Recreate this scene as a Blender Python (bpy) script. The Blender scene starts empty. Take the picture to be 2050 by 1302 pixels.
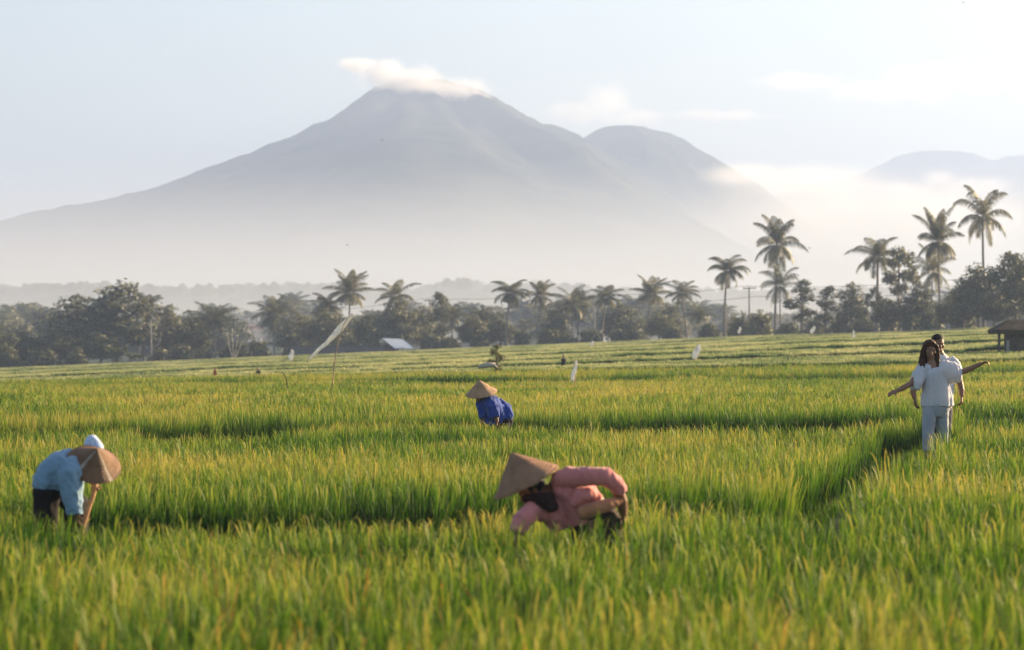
import bpy, bmesh, math, random
import numpy as np
from mathutils import Vector, Matrix, Euler, noise as mnoise

# ------------------------------------------------------------------ camera, light, world
sc = bpy.context.scene
col = sc.collection
EZ = 2.0            # eye height above the datum
F = 5694.0          # focal length in photo pixels (100 mm on a 36 mm sensor)
HY = 690.0          # photo row of the horizon
R = math.radians


def at(px, py, d):
    return Vector(((px - 1025.0) / F * d, d, EZ + (HY - py) / F * d))


cam = bpy.data.cameras.new('camera')
cam.lens = 100.0
cam.sensor_width = 36.0
cam.shift_y = 39.0 / 2050.0
cam.clip_start = 0.5
cam.clip_end = 30000.0
cam.dof.use_dof = True
cam.dof.focus_distance = 43.0
cam.dof.aperture_fstop = 2.8
camo = bpy.data.objects.new('camera', cam)
col.objects.link(camo)
camo.location = (0, 0, EZ)
camo.rotation_euler = (R(90), 0, 0)
sc.camera = camo

SUN_EL = R(17.0)
SUN_AZ = R(56.0)    # clockwise from +Y: to the right and a little behind the people
sdir = Vector((math.sin(SUN_AZ) * math.cos(SUN_EL), math.cos(SUN_AZ) * math.cos(SUN_EL), math.sin(SUN_EL)))
sun = bpy.data.lights.new('sun', 'SUN')
sun.energy = 5.0
sun.angle = R(0.6)
sun.color = (1.0, 0.76, 0.45)
suno = bpy.data.objects.new('sun', sun)
col.objects.link(suno)
suno.location = (60, 40, 60)
suno.rotation_euler = sdir.to_track_quat('Z', 'Y').to_euler()

world = bpy.data.worlds.new('World')
sc.world = world
world.use_nodes = True
wn = world.node_tree.nodes
wl = world.node_tree.links
bg = wn['Background']
sky = wn.new('ShaderNodeTexSky')
sky.sky_type = 'NISHITA'
sky.sun_disc = False
sky.sun_elevation = SUN_EL
sky.sun_rotation = SUN_AZ
sky.altitude = 100.0
sky.air_density = 1.0
sky.dust_density = 2.6
sky.ozone_density = 1.6
wl.new(sky.outputs[0], bg.inputs['Color'])
bg.inputs['Strength'].default_value = 0.058

sc.view_settings.view_transform = 'Standard'
sc.view_settings.look = 'None'
sc.view_settings.exposure = 2.0
sc.view_settings.gamma = 1.0
cy = sc.cycles
cy.max_bounces = 8
cy.diffuse_bounces = 3
cy.glossy_bounces = 2
cy.transmission_bounces = 4
cy.transparent_max_bounces = 8
cy.volume_bounces = 3
cy.use_denoising = True
cy.caustics_reflective = False
cy.caustics_refractive = False
cy.sample_clamp_indirect = 4.0

rng = np.random.default_rng(7)
rnd = random.Random(11)


# ------------------------------------------------------------------ helpers
def tag(o, label=None, cat=None, group=None, kind=None):
    if label: o['label'] = label
    if cat: o['category'] = cat
    if group: o['group'] = group
    if kind: o['kind'] = kind
    return o


def empty(name, loc=(0, 0, 0), rz=0.0):
    o = bpy.data.objects.new(name, None)
    o.empty_display_size = 0.2
    col.objects.link(o)
    o.location = loc
    o.rotation_euler = (0, 0, rz)
    return o


def link(name, me, parent=None, loc=None):
    o = bpy.data.objects.new(name, me)
    col.objects.link(o)
    if parent is not None:
        o.parent = parent
    if loc is not None:
        o.location = loc
    return o


def mesh_np(name, verts, faces, mats, smooth=False, mat_idx=None):
    """verts (n,3) array, faces list of tuples or (m,k) array"""
    me = bpy.data.meshes.new(name)
    v = np.asarray(verts, dtype=np.float32)
    if isinstance(faces, np.ndarray):
        m, k = faces.shape
        me.vertices.add(len(v))
        me.vertices.foreach_set('co', v.ravel())
        me.loops.add(m * k)
        me.loops.foreach_set('vertex_index', faces.astype(np.int32).ravel())
        me.polygons.add(m)
        me.polygons.foreach_set('loop_start', np.arange(0, m * k, k, dtype=np.int32))
        me.update(calc_edges=True)
    else:
        me.from_pydata([tuple(map(float, p)) for p in v], [], faces)
    for mt in (mats if isinstance(mats, (list, tuple)) else [mats]):
        me.materials.append(mt)
    if mat_idx is not None:
        me.polygons.foreach_set('material_index', np.asarray(mat_idx, dtype=np.int32))
    if smooth:
        me.polygons.foreach_set('use_smooth', np.ones(len(me.polygons), dtype=bool))
    me.update()
    return me


class MB:
    """collects vertices and faces of one mesh"""
    def __init__(self):
        self.v = []
        self.f = []
        self.m = []

    def add(self, vs, fs, mi=0):
        o = len(self.v)
        self.v.extend([tuple(p) for p in vs])
        for f in fs:
            self.f.append(tuple(i + o for i in f))
            self.m.append(mi)

    def tube(self, pts, rad, n=8, mi=0, cap=True, flat=None):
        """rad: list of radii or (a,b) pairs; swept ring"""
        pts = [Vector(p) for p in pts]
        k = len(pts)
        vs = []
        prev = None
        for i, p in enumerate(pts):
            t = (pts[min(i + 1, k - 1)] - pts[max(i - 1, 0)])
            if t.length < 1e-9: t = Vector((0, 0, 1))
            t.normalize()
            if prev is None:
                u = Vector(flat) if flat is not None else (Vector((1, 0, 0)) if abs(t.x) < 0.9 else Vector((0, 1, 0)))
            else:
                u = prev
            u = (u - t * u.dot(t)).normalized()
            w = t.cross(u)
            prev = u
            r = rad[i]
            a, b = (r if isinstance(r, (tuple, list)) else (r, r))
            for j in range(n):
                th = 2 * math.pi * j / n
                vs.append(p + u * (a * math.cos(th)) + w * (b * math.sin(th)))
        fs = []
        for i in range(k - 1):
            for j in range(n):
                fs.append((i * n + j, i * n + (j + 1) % n, (i + 1) * n + (j + 1) % n, (i + 1) * n + j))
        if cap:
            fs.append(tuple(range(n - 1, -1, -1)))
            fs.append(tuple((k - 1) * n + j for j in range(n)))
        self.add(vs, fs, mi)

    def box(self, c, s, rot=None, mi=0):
        c = Vector(c)
        vs = []
        for z in (-1, 1):
            for y in (-1, 1):
                for x in (-1, 1):
                    p = Vector((x * s[0] / 2, y * s[1] / 2, z * s[2] / 2))
                    if rot is not None: p = rot @ p
                    vs.append(c + p)
        self.add(vs, [(0, 2, 3, 1), (4, 5, 7, 6), (0, 1, 5, 4), (2, 6, 7, 3), (0, 4, 6, 2), (1, 3, 7, 5)], mi)

    def ball(self, c, r, rot=None, seg=16, ring=10, mi=0):
        c = Vector(c)
        r = (r, r, r) if not isinstance(r, (tuple, list)) else r
        vs = []
        for i in range(ring + 1):
            ph = math.pi * i / ring
            for j in range(seg):
                th = 2 * math.pi * j / seg
                p = Vector((r[0] * math.sin(ph) * math.cos(th), r[1] * math.sin(ph) * math.sin(th), r[2] * math.cos(ph)))
                if rot is not None: p = rot @ p
                vs.append(c + p)
        fs = []
        for i in range(ring):
            for j in range(seg):
                fs.append((i * seg + j, (i + 1) * seg + j, (i + 1) * seg + (j + 1) % seg, i * seg + (j + 1) % seg))
        self.add(vs, fs, mi)

    def mesh(self, name, mats, smooth=False):
        return mesh_np(name, self.v, self.f, mats, smooth, self.m)

    def build(self, name, mats, parent=None, smooth=False, loc=None):
        return link(name, self.mesh(name, mats, smooth), parent, loc)


# ------------------------------------------------------------------ materials
def new_mat(name):
    m = bpy.data.materials.new(name)
    m.use_nodes = True
    nt = m.node_tree
    return m, nt, nt.nodes, nt.links, nt.nodes['Principled BSDF']


def pbr(name, base, rough=0.8, var=0.25, scale=8.0, bump=0.0, bscale=40.0, spec=0.3, sheen=0.0, trans=0.0, coord='Object', tint=None):
    """noise varied principled material; trans mixes in a translucent lobe"""
    m, nt, N, L, P = new_mat(name)
    tc = N.new('ShaderNodeTexCoord')
    nz = N.new('ShaderNodeTexNoise')
    nz.inputs['Scale'].default_value = scale
    nz.inputs['Detail'].default_value = 5
    L.new(tc.outputs[coord], nz.inputs['Vector'])
    cr = N.new('ShaderNodeValToRGB')
    b = Vector(base)
    t2 = Vector(tint) if tint else b * (1 + var)
    lo = b * (1 - var)
    cr.color_ramp.elements[0].position = 0.3
    cr.color_ramp.elements[1].position = 0.7
    cr.color_ramp.elements[0].color = (lo.x, lo.y, lo.z, 1)
    cr.color_ramp.elements[1].color = (t2.x, t2.y, t2.z, 1)
    L.new(nz.outputs['Fac'], cr.inputs['Fac'])
    L.new(cr.outputs['Color'], P.inputs['Base Color'])
    P.inputs['Roughness'].default_value = rough
    P.inputs['Specular IOR Level'].default_value = spec
    if sheen: P.inputs['Sheen Weight'].default_value = sheen
    if bump:
        n2 = N.new('ShaderNodeTexNoise')
        n2.inputs['Scale'].default_value = bscale
        n2.inputs['Detail'].default_value = 4
        L.new(tc.outputs[coord], n2.inputs['Vector'])
        bp = N.new('ShaderNodeBump')
        bp.inputs['Strength'].default_value = bump
        bp.inputs['Distance'].default_value = 0.02
        L.new(n2.outputs['Fac'], bp.inputs['Height'])
        L.new(bp.outputs['Normal'], P.inputs['Normal'])
    if trans:
        tr = N.new('ShaderNodeBsdfTranslucent')
        L.new(cr.outputs['Color'], tr.inputs['Color'])
        mx = N.new('ShaderNodeMixShader')
        mx.inputs['Fac'].default_value = trans
        L.new(P.outputs[0], mx.inputs[1])
        L.new(tr.outputs[0], mx.inputs[2])
        L.new(mx.outputs[0], N['Material Output'].inputs['Surface'])
    return m


def volume_mat(name, color, density, aniso=0.0):
    m, nt, N, L, P = new_mat(name)
    N.remove(P)
    v = N.new('ShaderNodeVolumePrincipled')
    v.inputs['Color'].default_value = (*color, 1)
    v.inputs['Density'].default_value = density
    v.inputs['Anisotropy'].default_value = aniso
    L.new(v.outputs[0], N['Material Output'].inputs['Volume'])
    return m, N, L, v


# ------------------------------------------------------------------ air
HX, HYN, HYF, HTOP = 2600.0, -300.0, 5600.0, 330.0
mb = MB()
mb.box((0, (HYN + HYF) / 2, (HTOP - 14) / 2), (2 * HX, HYF - HYN, HTOP + 14))
hm, *_ = volume_mat('haze_air', (0.365, 0.465, 0.705), 0.00044, 0.26)
haze = mb.build('haze', hm)
tag(haze, kind='stuff')

# low bank of valley mist lying between the trees and the foot of the mountain
mb = MB()
EM, YC, Y0, Y1, NE, NX = 0.070, 1250.0, 405.0, 2280.0, 22, 24
prof_ = []
for i in range(NE + 1):
    e = 0.0008 + (EM - 0.0008) * i / NE
    y = Y0 + (YC - Y0) * (1 - (1 - e / EM) ** 2)
    prof_.append((y, e * y + 2.0))
for i in range(NE - 1, -1, -1):
    e = 0.0008 + (EM - 0.0008) * i / NE
    y = YC + (Y1 - YC) * (1 - e / EM) ** 2
    prof_.append((y, e * y + 2.0))
m_ = len(prof_)
vs = []
for i in range(NX + 1):
    u = i / NX * 2 - 1
    k = 0.15 + 0.85 * (1 - u ** 6)
    for (y, z) in prof_:
        vs.append((u * 1300, YC + (y - YC) * (0.6 + 0.4 * (1 - u ** 6)), 2.4 + (z - 2.4) * k))
fs = [(i * m_ + j, i * m_ + (j + 1) % m_, (i + 1) * m_ + (j + 1) % m_, (i + 1) * m_ + j) for i in range(NX) for j in range(m_)]
fs.append(tuple(range(m_ - 1, -1, -1)))
fs.append(tuple(NX * m_ + j for j in range(m_)))
mb.add(vs, fs)
mm, *_ = volume_mat('mist_air', (0.68, 0.73, 0.83), 0.0024, 0.2)
mist = mb.build('mist', mm)
bm_ = bmesh.new()
bm_.from_mesh(mist.data)
bmesh.ops.recalc_face_normals(bm_, faces=bm_.faces)
bm_.to_mesh(mist.data)
bm_.free()
tag(mist, kind='stuff')

# ------------------------------------------------------------------ terrain
def sstep(x, a, b):
    t = np.clip((x - a) / (b - a), 0, 1)
    return t * t * (3 - 2 * t)


def box1(x, a, b, s):
    return sstep(x, a - s, a + s) * (1 - sstep(x, b - s, b + s))


# paddy edges: centre line depth as a function of X, level of the crop top beyond it (relative to the eye)
def wob(X, seed, amp, fr):
    return amp * (np.sin(X * fr + seed) + 0.6 * np.sin(X * fr * 2.3 + seed * 1.7) + 0.3 * np.sin(X * fr * 5.1 + seed * 2.9))


ROWS = [  # (mean depth, level beyond, wobble amp, freq, drift per X)
    (24.2, -1.20, 0.25, 0.9, -0.02),
    (45.0, -1.06, 0.6, 0.55, 0.02),
    (90.0, -0.94, 2.0, 0.16, -0.10),
    (106.0, -0.87, 3.0, 0.09, -0.10),
    (123.0, -0.76, 3.5, 0.08, 0.07),
    (145.0, -0.64, 4.5, 0.065, -0.08),
    (172.0, -0.52, 5.0, 0.055, 0.08),
    (205.0, -0.40, 6.0, 0.045, -0.07),
    (246.0, -0.28, 7.0, 0.04, 0.06),
    (290.0, -0.16, 8.0, 0.036, -0.05),
]


def edge(i, X):
    d, lv, a, fr, dr = ROWS[i]
    return d + wob(X, i * 1.9 + 0.4, a * 0.55, fr) + dr * X


def kx(d):
    return 0.010 + 0.033 * sstep(d, 70, 150)


def path_x(d):      # the bund the couple walk on
    return 2.25 + (d - 21.0) * 0.199 + 0.07 * np.sin(d * 0.45)


def crop_top(X, d):
    """height of the crop top relative to the eye"""
    X = np.asarray(X, float); d = np.asarray(d, float)
    z = np.full(np.broadcast(X, d).shape, -1.27)
    for i in range(len(ROWS)):
        e = edge(i, X)
        prev = -1.27 if i == 0 else ROWS[i - 1][1]
        z = z + (ROWS[i][1] - prev) * sstep(d, e - 0.3, e + 0.3)
    # field right of the bund keeps the foreground level until well past the couple
    right = sstep(X - path_x(d), -0.2, 0.2) * (1 - sstep(d, 41, 46))
    z = z * (1 - right) + (-1.29) * right
    Xc = np.clip(X, -95, 95)
    z = z + kx(d) * Xc
    far = sstep(d, 300, 420)
    z = z + 0.0005 * np.clip(d - 300, 0, 400)
    return z


RICE_H = 0.56


def crop_h(d):
    return RICE_H - 0.14 * sstep(d, 100, 104)


def ground_z(X, d):
    X = np.asarray(X, float); d = np.asarray(d, float)
    g = EZ + crop_top(X, d) - crop_h(d)
    # bund under the couple
    b = np.exp(-((X - path_x(d)) / 0.32) ** 4) * sstep(d, 20, 26) * (1 - sstep(d, 41, 44))
    g = g * (1 - b) + (EZ - 1.53 + 0.01 * X) * b
    f = sstep(d, 420, 700)
    return g * (1 - f) + (1.0) * f


def gz(x, y):
    return float(ground_z(np.array([x]), np.array([y]))[0])


def make_ground():
    ds = np.concatenate([np.arange(-40, 8, 4.0), np.arange(8, 60, 0.35), np.arange(60, 130, 0.8), np.arange(130, 310, 0.8), np.arange(310, 420, 3.0),
                         np.geomspace(420, 5200, 40)])
    us = np.concatenate([np.linspace(-2.5, -1.15, 8), np.linspace(-1.1, 1.1, 150), np.linspace(1.15, 2.5, 8)])
    D, U = np.meshgrid(ds, us, indexing='ij')
    X = U * (0.2 * np.maximum(D, 0) + 4.0)
    X = np.where(D > 4000, np.clip(X, -2400, 2400), X)
    Z = ground_z(X, D)
    V = np.stack([X, D, Z], -1).reshape(-1, 3)
    n, m = D.shape
    I, J = np.meshgrid(np.arange(n - 1), np.arange(m - 1), indexing='ij')
    a = (I * m + J).ravel()
    fc = np.stack([a, a + 1, a + m + 1, a + m], 1)
    mt = pbr('wet_soil_and_stubble', (0.05, 0.058, 0.024), 0.95, 0.4, 1.3, 0.5, 14.0, 0.15, tint=(0.05, 0.075, 0.02))
    o = link('ground', mesh_np('ground', V, fc, mt, True))
    tag(o, kind='structure')


make_ground()

# ------------------------------------------------------------------ mountain
def prof(pts):
    xs = np.array([p[0] for p in pts], float); ys = np.array([p[1] for p in pts], float)
    return xs, ys


def fbm2(x, y, seed, octv=5, base=1.0):
    """cheap value noise, vectorised"""
    r = np.random.default_rng(seed)
    T = r.random((256, 256))
    out = np.zeros_like(x); amp = 1.0; tot = 0
    f = base
    for _ in range(octv):
        xx = x * f + 37.1 * _; yy = y * f + 91.7 * _
        xi = np.floor(xx).astype(int); yi = np.floor(yy).astype(int)
        fx = xx - xi; fy = yy - yi
        fx = fx * fx * (3 - 2 * fx); fy = fy * fy * (3 - 2 * fy)
        g = lambda a, b: T[a % 256, b % 256]
        v = (g(xi, yi) * (1 - fx) + g(xi + 1, yi) * fx) * (1 - fy) + (g(xi, yi + 1) * (1 - fx) + g(xi + 1, yi + 1) * fx) * fy
        out += amp * (v - 0.5); tot += amp; amp *= 0.5; f *= 2.03
    return out / tot * 2


def mountain(name, pts, dist, depth, nx, ny, mat, seed, rough, x0=None, x1=None, gull=0.16):
    xs, ys = prof(pts)
    px = np.linspace(xs[0], xs[-1], nx)
    # smooth interpolation of the crest
    py = np.interp(px, xs, ys)
    k = np.ones(5) / 5
    py = np.convolve(np.pad(py, 2, mode='edge'), k, 'valid')
    X = (px - 1025) / F * dist
    H = (HY - py) / F * dist + EZ
    t = np.linspace(-1, 1, ny)
    t = np.sign(t) * np.abs(t) ** 1.4
    XX, TT = np.meshgrid(X, t, indexing='ij')
    HH = np.repeat(H[:, None], ny, 1)
    DD = dist + TT * depth
    fall = (1 - np.abs(TT)) ** 1.25
    # gullies run down from the crest, spreading out from the summit
    xs_ = X[np.argmax(H)]
    ang = (XX - xs_) / (40 + np.abs(TT) * depth * 0.6)
    g = fbm2(ang * 2.2, TT * 1.5, seed, 4, 1.2)
    crest = fbm2(XX / 14.0, DD / 40.0, seed + 1, 4, 1.0) * rough
    Z = (HH - 1.0) * fall * (1 + gull * g * np.minimum(1, np.abs(TT) * 6)) + crest * fall ** 0.5
    Z = np.maximum(Z, -3.0)
    V = np.stack([XX, DD, Z], -1).reshape(-1, 3)
    I, J = np.meshgrid(np.arange(nx - 1), np.arange(ny - 1), indexing='ij')
    a = (I * ny + J).ravel()
    fc = np.stack([a, a + ny, a + ny + 1, a + 1], 1)
    o = link(name, mesh_np(name, V, fc, mat, True))
    tag(o, kind='structure')
    return o


mt_forest = pbr('far_forest_slope', (0.020, 0.034, 0.030), 1.0, 0.5, 0.018, 0, 1, 0.0, tint=(0.075, 0.075, 0.05))
peak = [(-900, 655), (-600, 590), (-350, 520), (-150, 472), (0, 441), (60, 424), (130, 409), (200, 399), (280, 383), (330, 366), (400, 340), (460, 318), (520, 294),
        (560, 279), (600, 262), (640, 243), (670, 229), (700, 207), (725, 188), (748, 174), (775, 163), (820, 155), (870, 157), (910, 166),
        (950, 172), (982, 186), (1010, 205), (1040, 222), (1065, 235), (1100, 246), (1125, 254), (1150, 264), (1172, 272), (1190, 288), (1230, 312),
        (1290, 352), (1400, 428), (1500, 500), (1600, 566), (1750, 640), (2000, 680)]
mountain('mountain', peak, 2600, 1250, 360, 70, mt_forest, 3, 2.4)
peak2 = [(900, 430), (1000, 370), (1080, 320), (1140, 286), (1176, 268), (1195, 258), (1215, 251), (1250, 249), (1300, 252), (1335, 260), (1360, 272), (1385, 287),
         (1410, 303), (1440, 319), (1466, 333), (1500, 354), (1560, 398), (1640, 462), (1760, 550), (1950, 650), (2200, 684)]
mountain('mountain', peak2, 2850, 900, 220, 60, mt_forest, 9, 2.2)
peak3 = [(1500, 420), (1600, 372), (1670, 356), (1720, 347), (1755, 332), (1790, 312), (1830, 300), (1870, 297), (1920, 300), (1955, 306), (1985, 319), (2005, 314), (2030, 308), (2080, 304),
         (2150, 310), (2250, 350), (2400, 420)]
mountain('mountain', peak3, 5000, 560, 160, 40, mt_forest, 15, 2.0)

# wooded foothills behind the tree belt
ridge = [(-500, 600), (-200, 580), (0, 573), (80, 571), (150, 565), (230, 569), (300, 571), (400, 574), (480, 573), (560, 568), (640, 567), (700, 576), (780, 582),
         (840, 580), (885, 563), (930, 559), (980, 570), (1040, 572), (1100, 567), (1160, 571), (1240, 578), (1330, 580), (1420, 579), (1500, 583), (1580, 581), (1660, 578), (1740, 574),
         (1820, 577), (1920, 570), (2050, 574), (2300, 590), (2600, 610)]
mt_hill = pbr('foothill_canopy', (0.032, 0.047, 0.026), 1.0, 0.4, 0.08, 0, 1, 0.0, tint=(0.06, 0.07, 0.03))
mountain('hills', ridge, 1150, 300, 700, 60, mt_hill, 21, 3.0, gull=0.2)

# ------------------------------------------------------------------ rice
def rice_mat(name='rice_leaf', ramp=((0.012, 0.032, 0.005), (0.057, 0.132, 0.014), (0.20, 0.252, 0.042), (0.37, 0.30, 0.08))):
    m, nt, N, L, P = new_mat(name)
    geo = N.new('ShaderNodeNewGeometry')
    oi = N.new('ShaderNodeObjectInfo')
    at_ = N.new('ShaderNodeAttribute'); at_.attribute_name = 'ripe_shade'
    n1 = N.new('ShaderNodeTexNoise'); n1.inputs['Scale'].default_value = 0.22; n1.inputs['Detail'].default_value = 3
    L.new(geo.outputs['Position'], n1.inputs['Vector'])
    # ripeness and painted shade of this leaf: own value + patch of field + clump
    ad = N.new('ShaderNodeMath'); ad.operation = 'MULTIPLY_ADD'
    L.new(n1.outputs['Fac'], ad.inputs[0]); ad.inputs[1].default_value = 1.9; ad.inputs[2].default_value = -1.0
    a2 = N.new('ShaderNodeMath'); a2.operation = 'MULTIPLY_ADD'
    L.new(oi.outputs['Random'], a2.inputs[0]); a2.inputs[1].default_value = 0.30
    L.new(ad.outputs[0], a2.inputs[2])
    a3 = N.new('ShaderNodeMath'); a3.operation = 'ADD'
    L.new(at_.outputs['Fac'], a3.inputs[0]); L.new(a2.outputs[0], a3.inputs[1])
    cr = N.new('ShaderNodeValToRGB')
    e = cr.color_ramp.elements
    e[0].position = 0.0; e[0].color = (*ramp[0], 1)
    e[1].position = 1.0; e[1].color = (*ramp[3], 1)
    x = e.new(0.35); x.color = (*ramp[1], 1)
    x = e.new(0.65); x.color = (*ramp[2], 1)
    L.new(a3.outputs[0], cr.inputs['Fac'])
    L.new(cr.outputs['Color'], P.inputs['Base Color'])
    P.inputs['Roughness'].default_value = 0.6
    P.inputs['Specular IOR Level'].default_value = 0.15
    tr = N.new('ShaderNodeBsdfTranslucent')
    hs = N.new('ShaderNodeHueSaturation'); hs.inputs['Saturation'].default_value = 1.1; hs.inputs['Value'].default_value = 1.25
    L.new(cr.outputs['Color'], hs.inputs['Color'])
    L.new(hs.outputs[0], tr.inputs['Color'])
    mx = N.new('ShaderNodeMixShader'); mx.inputs['Fac'].default_value = 0.36
    L.new(P.outputs[0], mx.inputs[1]); L.new(tr.outputs[0], mx.inputs[2])
    L.new(mx.outputs[0], N['Material Output'].inputs['Surface'])
    return m


M_RICE = rice_mat()
M_RICE_PALE = rice_mat('hazed_rice_leaf', ((0.014, 0.032, 0.012), (0.05, 0.10, 0.028), (0.24, 0.28, 0.11), (0.42, 0.40, 0.20)))  # paler, greyer ramp puts distance haze into the terrace colour


def rice_clump(seed, spread, nleaf, nhead, h, wid, segs=3, ripe0=0.28, lo=0.62, g0=-0.40, g1=0.54, gp=1.6, mat=None):
    """one hill (or patch) of rice: arching leaves and drooping ears"""
    r = random.Random(seed)
    V, Fc, rp = [], [], []

    def strip(pts, ws, side, ripe_shade):
        o = len(V)
        k = len(pts)
        for p, w in zip(pts, ws):
            V.append(p - side * w); V.append(p + side * w)
        for i in range(k - 1):
            Fc.append((o + 2 * i, o + 2 * i + 1, o + 2 * i + 3, o + 2 * i + 2))
        rp.extend(ripe_shade if isinstance(ripe_shade, list) else [ripe_shade] * (2 * k))

    for i in range(nleaf):
        a = r.uniform(0, 2 * math.pi)
        rr = spread * math.sqrt(r.random())
        b = Vector((rr * math.cos(a), rr * math.sin(a), 0))
        a2 = r.uniform(0, 2 * math.pi) if spread > 0.2 else a + r.gauss(0, 0.8)
        out = Vector((math.cos(a2), math.sin(a2), 0))
        hh = h * r.uniform(lo, 1.04)
        lean = r.uniform(0.02, 0.17) * h
        bend = max(0.0, r.gauss(0.12, 0.25))
        pts = []
        for s in range(segs + 1):
            t = s / segs
            pts.append(b + out * (lean * t ** 1.8) + Vector((0, 0, hh * (t - bend * 0.25 * t ** 4))))
        ws = [wid * (0.55, 1.0, 0.75, 0.05)[min(3, int(round(3 * s / segs)))] for s in range(segs + 1)]
        sd = Vector((-math.sin(a2 + r.gauss(0, 0.9)), math.cos(a2 + r.gauss(0, 0.9)), 0)).normalized()
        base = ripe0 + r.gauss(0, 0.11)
        leaf_tone = []
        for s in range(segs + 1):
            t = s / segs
            leaf_tone += [base + g0 + g1 * t ** gp] * 2  # blade base darkened to put the crop's inner shade into the colour
        strip(pts, ws, sd, leaf_tone)
    for i in range(nhead):
        a = r.uniform(0, 2 * math.pi)
        rr = spread * 0.9 * math.sqrt(r.random())
        out = Vector((math.cos(a), math.sin(a), 0))
        b = out * rr
        hh = h * r.uniform(0.74, 0.92)
        d = r.uniform(0.10, 0.45)
        p0 = b + Vector((0, 0, hh * 0.78)) + out * 0.015
        p1 = b + Vector((0, 0, hh)) + out * 0.03
        p2 = p1 + (out * d + Vector((0, 0, 1.0))).normalized() * h * 0.11
        p3 = p2 + (out * (d + 0.5) + Vector((0, 0, 0.6))).normalized() * h * 0.09
        sd = Vector((-out.y, out.x, 0))
        w = wid * 0.8
        rr_ = 0.62 + r.gauss(0, 0.10)
        strip([p0, p1, p2, p3], [w * 0.4, w * 0.9, w * 1.0, w * 0.2], sd, [0.3] * 2 + [rr_] * 6)
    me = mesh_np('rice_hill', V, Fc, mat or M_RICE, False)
    at_ = me.attributes.new('ripe_shade', 'FLOAT', 'POINT')
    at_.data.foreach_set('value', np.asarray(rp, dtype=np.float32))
    return me


def scatter(name, pos, rot, scl, idx, sources, mat=None):
    """one 'stuff' object: points of a mesh carrying copies of the sources by geometry nodes"""
    coll = bpy.data.collections.new(name + '_sources')
    for i, s in enumerate(sources):
        ob = bpy.data.objects.new('%s_%02d' % (name, i), s)
        coll.objects.link(ob)
    me = bpy.data.meshes.new(name)
    n = len(pos)
    me.vertices.add(n)
    me.vertices.foreach_set('co', np.asarray(pos, np.float32).ravel())
    a = me.attributes.new('rot', 'FLOAT_VECTOR', 'POINT'); a.data.foreach_set('vector', np.asarray(rot, np.float32).ravel())
    a = me.attributes.new('scl', 'FLOAT_VECTOR', 'POINT'); a.data.foreach_set('vector', np.asarray(scl, np.float32).ravel())
    a = me.attributes.new('idx', 'INT', 'POINT'); a.data.foreach_set('value', np.asarray(idx, np.int32))
    ng = bpy.data.node_groups.new(name + '_nodes', 'GeometryNodeTree')
    ng.interface.new_socket('Geometry', in_out='INPUT', socket_type='NodeSocketGeometry')
    ng.interface.new_socket('Geometry', in_out='OUTPUT', socket_type='NodeSocketGeometry')
    N, L = ng.nodes, ng.links
    gi = N.new('NodeGroupInput'); go = N.new('NodeGroupOutput')
    ci = N.new('GeometryNodeCollectionInfo')
    ci.inputs['Collection'].default_value = coll
    ci.inputs['Separate Children'].default_value = True
    ci.inputs['Reset Children'].default_value = True
    ip = N.new('GeometryNodeInstanceOnPoints')
    ip.inputs['Pick Instance'].default_value = True

    def named(attr, typ):
        nd = N.new('GeometryNodeInputNamedAttribute'); nd.data_type = typ; nd.inputs['Name'].default_value = attr
        return nd.outputs['Attribute']
    L.new(gi.outputs[0], ip.inputs['Points'])
    L.new(ci.outputs[0], ip.inputs['Instance'])
    L.new(named('idx', 'INT'), ip.inputs['Instance Index'])
    er = N.new('FunctionNodeEulerToRotation')
    L.new(named('rot', 'FLOAT_VECTOR'), er.inputs[0])
    L.new(er.outputs[0], ip.inputs['Rotation'])
    L.new(named('scl', 'FLOAT_VECTOR'), ip.inputs['Scale'])
    L.new(ip.outputs[0], go.inputs[0])
    o = link(name, me)
    md = o.modifiers.new('scatter', 'NODES')
    md.node_group = ng
    return tag(o, kind='stuff')


def gap_width(i, X):
    if i == 0:
        return 2 * (0.28 + 0.9 * box1(X, -3.5, -0.2, 0.3) + 0.30 * box1(X, 1.3, 2.7, 0.4))
    if i == 1:
        return 2 * (0.25 + 2.5 * box1(X, -5.4, -3.1, 0.5) + 1.5 * box1(X, 0.1, 5.2, 0.6) + 0.8 * box1(X, -8.8, -6.3, 0.4))
    return 2 * (0.3 + 3.2 * box1(X, -2.6, 4.2, 1.0) + 3.0 * box1(X, 6.6, 12.6, 0.8))


def gap_density(X, d):
    """0 where the crop is missing: along the paddy edges and the walked bund"""
    den = np.ones_like(X)
    # first edge: wide and dark between the left farmer and the middle
    for i in range(3):
        e = edge(i, X)
        w = gap_width(i, X)
        ok = (X < path_x(d) + 0.2) if i < 2 else (X < 1e9)
        den = np.where(ok & (d < e + 0.2) & (d > e - w), 0.0, den)
    for i in range(3, len(ROWS)):
        e = edge(i, X)
        w = 4.2 + 1.9 * np.sin(X * 0.17 + i * 2.0) + 0.010 * d + 3.6 * sstep(-X, 0, 18)
        den = np.where((d < e + 0.2) & (d > e - np.maximum(w, 0.2)), 0.0, den)
    # the bund: bare on top, with a ditch on its left
    u = X - path_x(d)
    on = (d > 21.2) & (d < 40)
    wl_ = 0.62 * sstep(d, 20.5, 23) + 0.12
    den = np.where(on & (u > -wl_) & (u < 0.24), 0.0, den)
    return den


PEOPLE_CLEAR = [(-3.62, 22.5, 0.30), (-3.42, 22.5, 0.26), (0.46, 20.35, 0.26), (0.1, 20.3, 0.15), (0.75, 20.3, 0.15), (-0.33, 43.5, 0.34), (5.48, 37.0, 0.27), (5.76, 38.3, 0.27)]


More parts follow.
